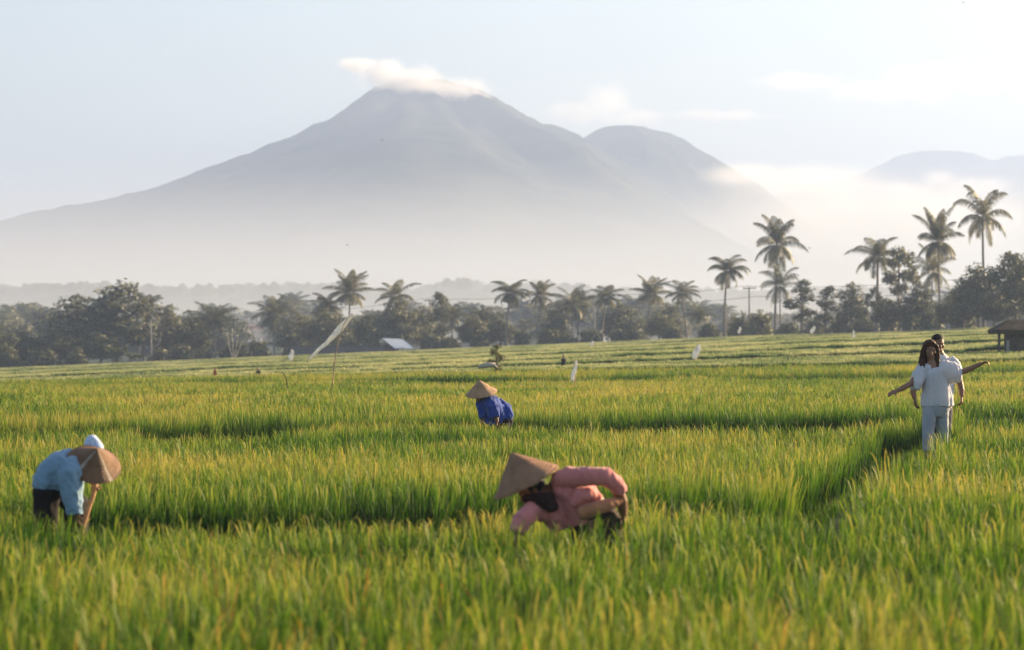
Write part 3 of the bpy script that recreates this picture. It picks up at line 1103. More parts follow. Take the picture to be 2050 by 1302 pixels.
# ------------------------------------------------------------------ clouds
def cloud(label, d, lobes, dens, nscale, depth, thr=0.42, amp=1.15, seed=0.0, step=1.0):
    """billows of vapour: a closed shell filled with uneven density; lobes in photo pixels (x, y, rx, ry)"""
    x0 = min(l[0] - l[2] for l in lobes); x1 = max(l[0] + l[2] for l in lobes)
    y0 = min(l[1] - l[3] for l in lobes); y1 = max(l[1] + l[3] for l in lobes)
    c = at((x0 + x1) / 2, (y0 + y1) / 2, d)
    k = d / F
    sx, sz = (x1 - x0) / 2 * k * 1.05, (y1 - y0) / 2 * k * 1.05
    mb = MB()
    vs = []
    nu, nv = 28, 16
    for i in range(nv + 1):      # superellipsoid shell
        ph = math.pi * (i / nv - 0.5)
        for j in range(nu):
            th = 2 * math.pi * j / nu
            f = lambda q: math.copysign(abs(q) ** 0.45, q)
            vs.append((sx * f(math.cos(ph)) * f(math.cos(th)), depth * f(math.cos(ph)) * f(math.sin(th)), sz * f(math.sin(ph))))
    fs = [(i * nu + j, i * nu + (j + 1) % nu, (i + 1) * nu + (j + 1) % nu, (i + 1) * nu + j) for i in range(nv) for j in range(nu)]
    mb.add(vs, fs)
    m, N, L, v = volume_mat('cloud_vapour', (1.0, 0.965, 0.93), 0.0, 0.2)
    tc = N.new('ShaderNodeTexCoord')
    acc = None
    for (lx, ly, rx, ry) in lobes:
        q = at(lx, ly, d) - c
        sub = N.new('ShaderNodeVectorMath'); sub.operation = 'SUBTRACT'; sub.inputs[1].default_value = q
        L.new(tc.outputs['Object'], sub.inputs[0])
        ml = N.new('ShaderNodeVectorMath'); ml.operation = 'MULTIPLY'; ml.inputs[1].default_value = (1 / (rx * k), 1 / depth, 1 / (ry * k))
        L.new(sub.outputs[0], ml.inputs[0])
        ln = N.new('ShaderNodeVectorMath'); ln.operation = 'LENGTH'
        L.new(ml.outputs[0], ln.inputs[0])
        iv = N.new('ShaderNodeMath'); iv.operation = 'SUBTRACT'; iv.inputs[0].default_value = 1.0
        L.new(ln.outputs['Value'], iv.inputs[1])
        if acc is None:
            acc = iv
        else:
            mx = N.new('ShaderNodeMath'); mx.operation = 'SMOOTH_MAX'; mx.inputs[2].default_value = 0.2
            L.new(acc.outputs[0], mx.inputs[0]); L.new(iv.outputs[0], mx.inputs[1]); acc = mx
    nz = N.new('ShaderNodeTexNoise'); nz.inputs['Scale'].default_value = nscale; nz.inputs['Detail'].default_value = 4.5; nz.inputs['Roughness'].default_value = 0.6
    nz.noise_dimensions = '4D'; nz.inputs['W'].default_value = seed
    mp = N.new('ShaderNodeMapping'); mp.inputs['Scale'].default_value = (0.75, 0.75, 1.3)
    L.new(tc.outputs['Object'], mp.inputs['Vector']); L.new(mp.outputs[0], nz.inputs['Vector'])
    ad = N.new('ShaderNodeMath'); ad.operation = 'MULTIPLY_ADD'; ad.inputs[1].default_value = amp; L.new(nz.outputs['Fac'], ad.inputs[0]); L.new(acc.outputs[0], ad.inputs[2])
    s1 = N.new('ShaderNodeMath'); s1.operation = 'SUBTRACT'; s1.inputs[1].default_value = thr + amp * 0.5; L.new(ad.outputs[0], s1.inputs[0])
    # nothing outside the lobes
    s2 = N.new('ShaderNodeMath'); s2.operation = 'MULTIPLY'; s2.inputs[1].default_value = dens; s2.use_clamp = False
    cl = N.new('ShaderNodeClamp'); cl.inputs['Max'].default_value = 0.6
    L.new(s1.outputs[0], cl.inputs['Value'])
    g = N.new('ShaderNodeClamp'); L.new(acc.outputs[0], g.inputs['Value'])
    gg = N.new('ShaderNodeMath'); gg.operation = 'MULTIPLY'; gg.inputs[1].default_value = 1.6; gg.use_clamp = True; L.new(g.outputs[0], gg.inputs[0])
    pr = N.new('ShaderNodeMath'); pr.operation = 'MULTIPLY'; L.new(cl.outputs[0], pr.inputs[0]); L.new(gg.outputs[0], pr.inputs[1])
    L.new(pr.outputs[0], s2.inputs[0])
    L.new(s2.outputs[0], v.inputs['Density'])
    o = mb.build('cloud', m, None, True, c)
    bm_ = bmesh.new(); bm_.from_mesh(o.data); bmesh.ops.remove_doubles(bm_, verts=bm_.verts, dist=1e-4); bmesh.ops.recalc_face_normals(bm_, faces=bm_.faces); bm_.to_mesh(o.data); bm_.free()
    tag(o, label, 'cloud')
    return o


cloud('sunlit cloud cap lying across the summit of the high mountain', 2540, [(770, 150, 80, 42), (825, 168, 85, 50), (720, 132, 60, 22), (928, 192, 75, 46), (880, 184, 95, 40)], 0.13, 0.075, 26, 0.10, 2.4, 1.3)
cloud('puffy cloud standing behind the saddle between the two peaks', 6100, [(1210, 203, 85, 60), (1160, 225, 110, 42), (1280, 240, 140, 34), (1420, 232, 240, 20)], 0.026, 0.020, 70, 0.25, 1.3, 4.0)
cloud('long band of cloud high at the right edge of the sky', 6300, [(1850, 158, 150, 46), (1960, 158, 120, 55), (2080, 170, 130, 60), (1780, 185, 230, 42), (1600, 162, 150, 30)], 0.022, 0.018, 80, 0.25, 1.3, 7.5)
cloud('small bright cloud in front of the faint hills on the right', 4000, [(1875, 358, 60, 28), (1955, 372, 120, 30), (1800, 378, 130, 26)], 0.06, 0.035, 30, 0.2, 1.3, 9.1)
cloud('soft pinkish cloud bank swallowing the right shoulder of the second peak', 2400, [(1490, 352, 110, 30), (1620, 372, 220, 52), (1640, 450, 340, 125), (1860, 440, 300, 100)], 0.018, 0.035, 110, 0.02, 0.9, 5.7)

# ------------------------------------------------------------------ people
def cloth_mat(name, base, rough=0.85, bump=0.35, bscale=14.0, sheen=0.2, trans=0.0, var=0.12):
    return pbr(name, base, rough, var, 3.0, bump, bscale, 0.15, sheen, trans)


M_SKIN = pbr('brown_skin', (0.30, 0.150, 0.085), 0.5, 0.12, 6.0, 0.1, 60.0, 0.35)
M_SKIN_D = pbr('sun_browned_skin', (0.22, 0.105, 0.055), 0.5, 0.15, 6.0, 0.1, 60.0, 0.35)
M_HAIR = pbr('dark_brown_hair', (0.060, 0.024, 0.011), 0.6, 0.4, 12.0, 0.6, 40.0, 0.15)
M_HAIRB = pbr('black_hair', (0.012, 0.010, 0.009), 0.6, 0.4, 12.0, 0.6, 50.0, 0.15)
M_EYE = pbr('eye_white', (0.30, 0.28, 0.26), 0.3, 0.05)
M_IRIS = pbr('dark_iris', (0.02, 0.012, 0.01), 0.3, 0.1)
M_LIP = pbr('lips', (0.30, 0.10, 0.085), 0.5, 0.1)


def remeshed(name, mb, mats, voxel, smooth=3, fold=None):
    """fuse the pieces of mb into one continuous skin; fold = (amplitude, fx, fy, fz) adds cloth folds"""
    me0 = mb.mesh(name + '_raw', [])
    ob = bpy.data.objects.new('raw', me0)
    col.objects.link(ob)
    md = ob.modifiers.new('fuse', 'REMESH'); md.mode = 'VOXEL'; md.voxel_size = voxel
    ms = ob.modifiers.new('smooth', 'SMOOTH'); ms.iterations = smooth; ms.factor = 0.5
    dg = bpy.context.evaluated_depsgraph_get()
    me = bpy.data.meshes.new_from_object(ob.evaluated_get(dg))
    bpy.data.objects.remove(ob)
    bpy.data.meshes.remove(me0)
    me.name = name
    me.materials.clear()
    for m in (mats if isinstance(mats, (list, tuple)) else [mats]): me.materials.append(m)
    n = len(me.vertices)
    if fold:
        co = np.empty(n * 3, np.float32); me.vertices.foreach_get('co', co); co = co.reshape(-1, 3)
        no = np.empty(n * 3, np.float32); me.vertices.foreach_get('normal', no); no = no.reshape(-1, 3)
        a, fx, fy, fz = fold
        # soft swells crossed by sharper creases
        dsp = np.array([0.45 * mnoise.noise(Vector((c[0] * fx * .6 + 3.1, c[1] * fy * .6, c[2] * fz * .6)))
                        + 0.35 - 0.9 * abs(mnoise.noise(Vector((c[0] * fx * 1.5 + c[2] * fz * .5, c[1] * fy * 1.5 + 9, c[2] * fz * 1.2))))
                        + 0.18 - 0.45 * abs(mnoise.noise(Vector((c[0] * fx * 3.1 + 4, c[1] * fy * 3.1 - c[2] * fz, c[2] * fz * 2.6)))) for c in co])
        co = co + no * (a * dsp)[:, None]
        me.vertices.foreach_set('co', co.astype(np.float32).ravel())
    me.polygons.foreach_set('use_smooth', np.ones(len(me.polygons), bool))
    me.update()
    return me


class Fig:
    def __init__(self, px, d):
        x = (px - 1025.0) / F * d
        self.d = d
        self.root = Vector((x, d, gz(x, d)))
        self.k = d / F

    def __call__(self, px, py, dy=0.0):
        """photo pixel at this person's depth (+dy), in the person's own coordinates"""
        return at(px, py, self.d + dy) - self.root

    def ground(self, px, dy=0.0, up=0.03):
        p = self(px, 700, dy)
        w = p + self.root
        return Vector((p.x, p.y, gz(w.x, w.y) - self.root.z + up))


def frame(zdir, xhint):
    z = Vector(zdir).normalized()
    x = Vector(xhint); x = (x - z * x.dot(z)).normalized()
    y = z.cross(x)
    return Matrix((x, y, z)).transposed()


def hand(mb, wrist, d, palm, thumb_side, size=1.0, curl=0.5):
    """d = direction of the fingers, palm = direction the palm faces, thumb_side = +1/-1 along the across axis"""
    z = Vector(d).normalized()
    n = Vector(palm); n = (n - z * n.dot(z)).normalized()
    x = z.cross(n) * thumb_side
    s = size
    w = Vector(wrist)
    k = w + z * 0.088 * s
    mb.tube([w - z * .01, w + z * .03 * s, w + z * .065 * s, k], [(.022 * s, .017 * s), (.033 * s, .016 * s), (.040 * s, .015 * s), (.037 * s, .012 * s)], 10, flat=x)
    for off, ln in ((.028, .068), (.010, .078), (-.009, .072), (-.027, .055)):
        p = k - z * .012 * s + x * off * s
        pts = [p]
        ang = 0
        for seg in (.45, .32, .26):
            ang += curl * (0.8 if seg == .45 else 1.0)
            dv = z * math.cos(ang) + n * math.sin(ang)
            p = p + dv * ln * seg * s * 1.15
            pts.append(p)
        mb.tube(pts, [.0088 * s, .0085 * s, .0078 * s, .0062 * s], 7, flat=x)
    t0 = w + z * .028 * s + x * .026 * s
    t1 = t0 + (x * .75 + z * .6 + n * .3).normalized() * .036 * s
    t2 = t1 + (x * .25 + z * .9 + n * (.3 + curl * .5)).normalized() * .030 * s
    mb.tube([t0 - x * .012 * s, t0, t1, t2], [.012 * s, .0115 * s, .0095 * s, .007 * s], 7)


def head(mb, c, rot, s=1.0):
    """c = centre of the skull; rot: columns right, front, up of the head"""
    def q(x, y, z): return c + rot @ Vector((x * s, y * s, z * s))
    mb.ball(q(0, -.008, .025), (.073 * s, .092 * s, .092 * s), rot, 20, 14)
    mb.tube([q(0, .02, .05), q(0, .025, -.02), q(0, .028, -.075), q(0, .038, -.107)], [(.066 * s, .062 * s), (.064 * s, .062 * s), (.049 * s, .052 * s), (.026 * s, .026 * s)], 14, flat=rot @ Vector((1, 0, 0)))
    mb.tube([q(0, .086, .012), q(0, .096, -.012), q(0, .108, -.034), q(0, .094, -.042)], [.007 * s, .010 * s, .0145 * s, .008 * s], 8)     # nose
    mb.tube([q(-.042, .076, .022), q(0, .090, .026), q(.042, .076, .022)], [.008 * s, .011 * s, .008 * s], 7)                           # brow
    mb.tube([q(-.024, .080, -.064), q(0, .092, -.064), q(.024, .080, -.064)], [.007 * s, .011 * s, .007 * s], 7)                        # mouth
    for sx in (-1, 1):
        mb.ball(q(sx * .074, -.006, -.012), (.009 * s, .018 * s, .030 * s), rot, 8, 6)                                                   # ears
        mb.ball(q(sx * .040, .062, -.022), (.026 * s, .026 * s, .024 * s), rot, 8, 6)                                                    # cheeks


def face_parts(fig, o, c, rot, s=1.0):
    def q(x, y, z): return c + rot @ Vector((x * s, y * s, z * s))
    for sx in (-1, 1):
        e = MB(); e.ball(q(sx * .030, .080, .004), (.0135 * s, .008 * s, .008 * s), rot, 10, 6)
        ey = e.build('eye', M_EYE, o, True)
        e = MB(); e.ball(q(sx * .030, .0868, .004), (.006 * s, .003 * s, .006 * s), rot, 8, 6)
        e.build('iris', M_IRIS, ey, True)
    l = MB(); l.tube([q(-.025, .088, -.064), q(-.01, .099, -.062), q(.01, .099, -.062), q(.025, .088, -.064)], [(.002 * s, .002 * s), (.007 * s, .006 * s), (.007 * s, .006 * s), (.002 * s, .002 * s)], 8)
    l.build('lips', M_LIP, o, True)


def hat_mat(name, base, pale, stripes=False):
    m, nt, N, L, P = new_mat(name)
    tc = N.new('ShaderNodeTexCoord')
    nz = N.new('ShaderNodeTexNoise'); nz.inputs['Scale'].default_value = 9; nz.inputs['Detail'].default_value = 6
    L.new(tc.outputs['Object'], nz.inputs['Vector'])
    cr = N.new('ShaderNodeValToRGB')
    cr.color_ramp.elements[0].position = .3; cr.color_ramp.elements[0].color = (*[b * .75 for b in base], 1)
    cr.color_ramp.elements[1].position = .7; cr.color_ramp.elements[1].color = (*[b * 1.25 for b in base], 1)
    L.new(nz.outputs['Fac'], cr.inputs['Fac'])
    out = cr.outputs['Color']
    sp = N.new('ShaderNodeSeparateXYZ'); L.new(tc.outputs['Object'], sp.inputs[0])
    an = N.new('ShaderNodeMath'); an.operation = 'ARCTAN2'; L.new(sp.outputs['Y'], an.inputs[0]); L.new(sp.outputs['X'], an.inputs[1])
    if stripes:
        # two pale bands from tip to rim: a painted-in lit line and a pattern, broken by the weave
        for a0, w in ((-2.25, .10), (-0.75, .07)):
            sb = N.new('ShaderNodeMath'); sb.operation = 'SUBTRACT'; sb.inputs[1].default_value = a0; L.new(an.outputs[0], sb.inputs[0])
            ab = N.new('ShaderNodeMath'); ab.operation = 'ABSOLUTE'; L.new(sb.outputs[0], ab.inputs[0])
            lt = N.new('ShaderNodeMath'); lt.operation = 'LESS_THAN'; lt.inputs[1].default_value = w; L.new(ab.outputs[0], lt.inputs[0])
            ck = N.new('ShaderNodeMath'); ck.operation = 'MULTIPLY'; L.new(lt.outputs[0], ck.inputs[0]); L.new(nz.outputs['Fac'], ck.inputs[1])
            mx = N.new('ShaderNodeMix'); mx.data_type = 'RGBA'
            L.new(ck.outputs[0], mx.inputs['Factor']); L.new(out, mx.inputs['A']); mx.inputs['B'].default_value = (*pale, 1)
            out = mx.outputs['Result']
    L.new(out, P.inputs['Base Color'])
    P.inputs['Roughness'].default_value = .7
    P.inputs['Specular IOR Level'].default_value = .2
    w1 = N.new('ShaderNodeTexWave'); w1.wave_type = 'RINGS'; w1.rings_direction = 'Z'; w1.inputs['Scale'].default_value = 16; w1.inputs['Distortion'].default_value = .6
    L.new(tc.outputs['Object'], w1.inputs['Vector'])
    w2 = N.new('ShaderNodeMath'); w2.operation = 'SINE'
    ml = N.new('ShaderNodeMath'); ml.operation = 'MULTIPLY'; ml.inputs[1].default_value = 60; L.new(an.outputs[0], ml.inputs[0]); L.new(ml.outputs[0], w2.inputs[0])
    ad = N.new('ShaderNodeMath'); ad.operation = 'ADD'; L.new(w1.outputs['Fac'], ad.inputs[0]); L.new(w2.outputs[0], ad.inputs[1])
    bp = N.new('ShaderNodeBump'); bp.inputs['Strength'].default_value = .5; bp.inputs['Distance'].default_value = .006
    L.new(ad.outputs[0], bp.inputs['Height']); L.new(bp.outputs['Normal'], P.inputs['Normal'])
    return m


def cone_hat(o, apex, axis, r, h, mat, curve=0.10):
    """woven conical hat; apex and axis in the person's coordinates"""
    rot = frame(axis, (1, 0, 0.01))
    n, k = 56, 12
    vs, fs = [], []
    for side in (0, 1):
        for i in range(k + 1):
            t = i / k
            rr = r * t ** 0.93 * (1 + 0.0 * t)
            z = -h * (t + curve * math.sin(math.pi * t) * (0.6 if t > .5 else .2))
            if side: z -= 0.006; rr = max(0, rr - .004)
            for j in range(n):
                a = 2 * math.pi * j / n
                q = rr * (1 + (.010 * math.sin(5 * a) if t > .9 else 0))
                vs.append((q * math.cos(a), q * math.sin(a), z))
    M1 = (k + 1) * n
    for i in range(k):
        for j in range(n):
            a, b = i * n + j, i * n + (j + 1) % n
            fs.append((a, a + n, b + n, b))
            fs.append((M1 + a, M1 + b, M1 + b + n, M1 + a + n))
    for j in range(n):
        a, b = k * n + j, k * n + (j + 1) % n
        fs.append((a, M1 + a, M1 + b, b))
    mb = MB(); mb.add(vs, fs)
    hat = mb.build('conical_hat', mat, o, True)
    hat.location = apex
    hat.rotation_euler = rot.to_euler()
    rim = MB()
    pts = [Vector((r * 1.0 * math.cos(a), r * 1.0 * math.sin(a), -h - .003)) for a in [2 * math.pi * j / 40 for j in range(41)]]
    rim.tube(pts, [.006] * 41, 6, cap=False)
    rim.build('rim', mat, hat, True)
    return hat


M_HAT1 = hat_mat('woven_palm_hat_striped', (0.215, 0.118, 0.066), (0.62, 0.56, 0.48), True)
M_HAT2 = hat_mat('woven_palm_hat_brown', (0.32, 0.175, 0.10), (0.5, 0.4, 0.3))
M_HAT3 = hat_mat('woven_palm_hat_tan', (0.42, 0.255, 0.145), (0.5, 0.4, 0.3))


def person(fig, label, group=None):
    o = empty('person', fig.root)
    tag(o, label, 'person', group)
    return o


# --- stooping worker in light blue on the left
def worker_blue_shirt():
    f = Fig(118, 22.4)
    o = person(f, 'person in a light blue shirt and striped conical hat stooping with a wooden handle')
    hd = f(180, 936, -.10)
    rot = frame((.55, -.25, .78), (.5, .85, 0))      # neck stretched forward to the right
    rot = Matrix((Vector((.35, -.9, .1)).normalized(), Vector((.72, .30, -.62)).normalized(), Vector((.55, .28, .78)).normalized())).transposed()
    pel = f(92, 972); chest = f(142, 938, -.02)
    b = MB()
    b.tube([f(94, 982), f(98, 970), f(110, 957), f(128, 943), chest, f(158, 938, -.05)], [(.10, .12), (.11, .13), (.10, .12), (.10, .13), (.09, .12), (.06, .07)], 14, flat=(0, 0, 1))
    b.tube([f(152, 938, -.03), hd], [.055, .05], 10)
    head(b, hd, rot, .95)
    for sy, fx in ((-.10, 88), (.10, 150)):
        hip = f(95 if sy < 0 else 112, 982, sy)
        kn = f(fx + 2, 1068, sy)
        an = f.ground(fx - 4, sy, .08)
        b.tube([hip] + ([f(148, 1010, sy)] if sy > 0 else []) + [kn, an], [.075] + ([.06] if sy > 0 else []) + [.052, .045], 10)
        b.tube([an, an + Vector((.05, 0, -.04)), an + Vector((.16, -.01, -.06))], [.045, .045, .03], 8)
    sh = f(146, 942, -.19)
    b.tube([sh, f(147, 990, -.25), f(152, 1028, -.27)], [.055, .045, .03], 10)
    hand(b, f(152, 1026, -.27), (.15, -.05, -1), (.7, .5, 0), 1, .95, .5)
    sh2 = f(160, 940, .14)
    b.tube([sh2, f(178, 955, .14), f(191, 968, .04)], [.055, .042, .03], 10)
    hand(b, f(191, 966, .04), (.0, -.45, -.7), (.3, -.8, .1), -1, .9, 1.1)
    link('body', remeshed('body', b, M_SKIN_D, .010, 2), o)
    # shirt
    s = MB()
    s.tube([f(95, 980), f(98, 967), f(107, 952), f(123, 939), f(140, 932, -.02), f(156, 934, -.04)], [(.115, .16), (.13, .18), (.135, .18), (.135, .19), (.125, .19), (.07, .09)], 18, flat=(0, 0, 1))
    s.tube([f(84, 980), f(100, 980), f(118, 978)], [(.05, .14), (.06, .15), (.04, .13)], 12, flat=(0, 0, 1))
    s.tube([f(138, 930, -.13), f(143, 955, -.22), f(145, 990, -.25), f(149, 1016, -.27), f(151, 1030, -.27)], [.10, .10, .080, .062, .058], 14)
    s.tube([f(112, 962, -.06), f(130, 955, -.10), f(142, 962, -.12)], [.10, .11, .09], 12)
    s.tube([f(150, 932, .12), f(166, 944, .13), f(180, 957, .12)], [.08, .065, .055], 12)
    link('shirt', remeshed('shirt', s, M_BLUE_L, .008, 2, (.026, 9, 9, 7)), o)
    # pale shirt front hanging open, in front of the far leg
    q = MB()
    q.tube([f(158, 955, -.02), f(152, 968, -.04), f(150, 982, -.03)], [(.03, .07), (.05, .09), (.045, .10)], 12, flat=(1, 0, 0))
    link('shirt_tail', remeshed('shirt_tail', q, M_PALE, .010, 2, (.012, 16, 16, 6)), o)
    # trousers
    t = MB()
    t.tube([f(96, 976), f(96, 992)], [(.115, .15), (.115, .15)], 14, flat=(1, 0, 0))
    for sy, fx in ((-.09, 89), (.10, 152)):
        t.tube([f(94 if sy < 0 else 118, 980, sy), f(fx + (3 if sy < 0 else 0), 1010, sy), f(fx + 1, 1066, sy), f.ground(fx - 3, sy, .22)], [.115 if sy < 0 else .12, .098, .092, .085], 12)
    link('trousers', remeshed('trousers', t, M_BLACK, .011, 3, (.014, 9, 9, 5)), o)
    # light head cloth showing above the far side of the hat
    c = MB()
    c.ball(f(185, 893, .09), (.062, .060, .088), None, 14, 10)
    c.tube([f(190, 888, .09), f(197, 902, .06), f(195, 915, .02)], [.045, .05, .05], 10)
    link('head_cloth', remeshed('head_cloth', c, M_CLOTHW, .008, 3, (.010, 22, 22, 14)), o)
    cone_hat(o, f(195, 899, -.22), (.27, -.60, .74), .212, .165, M_HAT1)
    # wooden handle of the tool held in the far hand
    h = MB()
    a, e = f(193, 962, -.02), f(168, 1052, -.10)
    e2 = e + (e - a) * .75
    pts = [a.lerp(e2, t) + Vector((.006 * math.sin(9 * t), 0, 0)) for t in [i / 9 for i in range(10)]]
    h.tube(pts, [.017, .019, .020, .019, .022, .019, .020, .019, .019, .018], 10)
    w = empty('hoe', f.root)
    tag(w, 'wooden tool handle slanting down into the rice under the striped hat', 'hoe')
    h.build('handle', M_WOOD, w, True)
    bl = MB()
    bl.box(pts[-1] + Vector((-.01, -.07, .0)), (.16, .20, .008), Euler((.5, 0, .2)).to_matrix())
    bl.build('blade', M_IRON, w)


M_BLUE_L = cloth_mat('light_blue_cotton', (0.21, 0.325, 0.43))
M_PALE = cloth_mat('pale_cotton', (0.62, 0.64, 0.62))
M_BLACK = cloth_mat('black_cotton', (0.014, 0.011, 0.012), sheen=0)
M_CLOTHW = cloth_mat('bluish_white_cloth', (0.52, 0.62, 0.80))
M_WOOD = pbr('bare_wood', (0.42, 0.21, 0.10), .7, .3, 20, .3, 60)
M_IRON = pbr('worn_iron', (0.10, 0.09, 0.085), .5, .4, 20, .2, 60)
M_PINK = cloth_mat('pink_cotton', (0.70, 0.245, 0.225), .8, .35, 14, .3, 0.12)
M_DARKC = cloth_mat('dark_brown_cloth', (0.030, 0.013, 0.010), sheen=0)
M_TAN = cloth_mat('tan_sash', (0.46, 0.20, 0.10))
M_NAVY = cloth_mat('royal_blue_cotton', (0.024, 0.058, 0.27))
M_WHITE = cloth_mat('white_thin_cotton', (0.74, 0.72, 0.76), .85, .25, 18, .2, 0.22, .05)
M_SHIRTW = cloth_mat('white_shirt', (0.72, 0.71, 0.74), .85, .25, 18, .2, 0.1, .05)
M_JEANS = cloth_mat('pale_grey_trousers', (0.36, 0.37, 0.40))
M_DKTR = cloth_mat('dark_trousers', (0.05, 0.05, 0.06))


def worker_pink_shirt():
    f = Fig(1150, 20.3)
    o = person(f, 'person in a pink shirt and brown conical hat bent low with one elbow raised')
    hd = f(1064, 981, 0)
    rot = Matrix((Vector((.25, -.95, .1)).normalized(), Vector((-.80, -.25, -.50)).normalized(), Vector((-.52, .02, .85)).normalized())).transposed()
    b = MB()
    b.tube([f(1190, 1040), f(1175, 1015), f(1150, 995), f(1120, 982), f(1100, 982)], [(.13, .15), (.14, .17), (.12, .16), (.10, .14), (.06, .06)], 14, flat=(0, 0, 1))
    b.tube([f(1112, 985), f(1085, 985), hd], [.065, .055, .05], 10)
    head(b, hd, rot, 1.0)
    # raised arm: shoulder, elbow, wrist
    b.tube([f(1140, 960, -.16), f(1212, 954, -.20), f(1240, 985, -.14)], [.06, .05, .042], 10)
    b.tube([f(1236, 980, -.14), f(1245, 1004, -.10), f(1248, 1030, -.07)], [.046, .042, .030], 10)
    hand(b, f(1248, 1028, -.07), (.05, .1, -1), (-1, -.1, 0), 1, .95, .5)
    # the other arm reaches down into the rice
    b.tube([f(1095, 1020, -.05), f(1056, 1030, -.20), f(1036, 1072, -.28)], [.055, .045, .03], 10)
    hand(b, f(1036, 1070, -.28), (-.15, -.1, -1), (.8, .3, 0), -1, .95, .7)
    for sy in (-.12, .12):
        kn = f(1200, 1120, sy)
        an = f.ground(1215, sy, .08)
        b.tube([f(1188, 1040, sy * .8), kn, an], [.10, .065, .045], 10)
        b.tube([an, an + Vector((-.05, 0, -.04)), an + Vector((-.16, -.01, -.06))], [.045, .045, .03], 8)
    link('body', remeshed('body', b, M_SKIN_D, .010, 2), o)
    s = MB()
    s.tube([f(1172, 1046), f(1166, 1020), f(1150, 996), f(1130, 976, -.02), f(1106, 978, -.03)], [(.15, .17), (.165, .18), (.165, .19), (.125, .18), (.06, .11)], 18, flat=(0, 0, 1))
    s.tube([f(1112, 962, -.08), f(1140, 957, -.15), f(1180, 953, -.20), f(1212, 954, -.20), f(1233, 970, -.17), f(1244, 986, -.14)], [.055, .078, .064, .060, .056, .050], 16)
    s.tube([f(1122, 990, -.02), f(1100, 1024, -.06), f(1066, 1024, -.18), f(1046, 1042, -.26), f(1036, 1066, -.28)], [.08, .085, .070, .062, .052], 14)
    s.tube([f(1125, 1005, -.05), f(1110, 1030, -.05), f(1125, 1052, -.02)], [.09, .11, .09], 12)
    link('shirt', remeshed('shirt', s, M_PINK, .008, 3, (.017, 10, 10, 8)), o)
    # loose sunlit side of the shirt under the raised arm
    q = MB()
    q.tube([f(1148, 1012, -.17), f(1160, 992, -.19), f(1176, 988, -.17), f(1200, 1000, -.12)], [(.03, .05), (.062, .05), (.055, .05), (.02, .03)], 12, flat=(0, 0, 1))
    link('shirt_tail', remeshed('shirt_tail', q, M_PINK, .008, 2, (.014, 14, 14, 10)), o)
    q = MB()
    q.tube([f(1160, 1028, -.19), f(1190, 1020, -.20), f(1218, 1010, -.17), f(1240, 1004, -.12)], [(.05, .06), (.052, .06), (.042, .05), (.03, .04)], 12, flat=(0, 0, 1))
    link('sash', remeshed('sash', q, M_TAN, .009, 3, (.010, 14, 14, 14)), o)
    # dark band added for the shading and hair under the face
    q = MB()
    q.tube([f(1052, 998, -.10), f(1076, 1001, -.17), f(1098, 1002, -.21), f(1110, 1022, -.22)], [(.028, .04), (.050, .05), (.070, .06), (.030, .05)], 12, flat=(0, 0, 1))
    link('face_shade_hair', remeshed('face_shade_hair', q, M_DARKC, .009, 3, (.012, 14, 14, 14)), o)
    t = MB()
    t.tube([f(1178, 1030), f(1192, 1050), f(1204, 1120), f.ground(1210, 0, .25)], [(.17, .18), (.18, .19), (.20, .2), (.22, .22)], 16, flat=(1, 0, 0))
    t.tube([f(1196, 1036), f(1226, 1036, -.02)], [.09, .08], 12)
    link('skirt', remeshed('skirt', t, M_DARKC, .011, 3, (.02, 7, 7, 3)), o)
    h = MB(); h.ball(hd + rot @ Vector((0, -.02, .02)), (.082, .095, .09), rot, 14, 10)
    h.build('hair', M_HAIRB, o, True)
    face_parts(f, o, hd, rot, 1.0)
    st = MB()
    st.tube([f(1078, 962, -.21), f(1070, 968, -.20), f(1064, 973, -.17)], [(.012, .004), (.016, .005), (.010, .004)], 8, flat=(1, 0, 0))
    st.build('hat_strap', M_PALE, o, True)
    cone_hat(o, f(1023.5, 906, -.03), (-.455, -.10, .885), .252, .236, M_HAT2, .02)


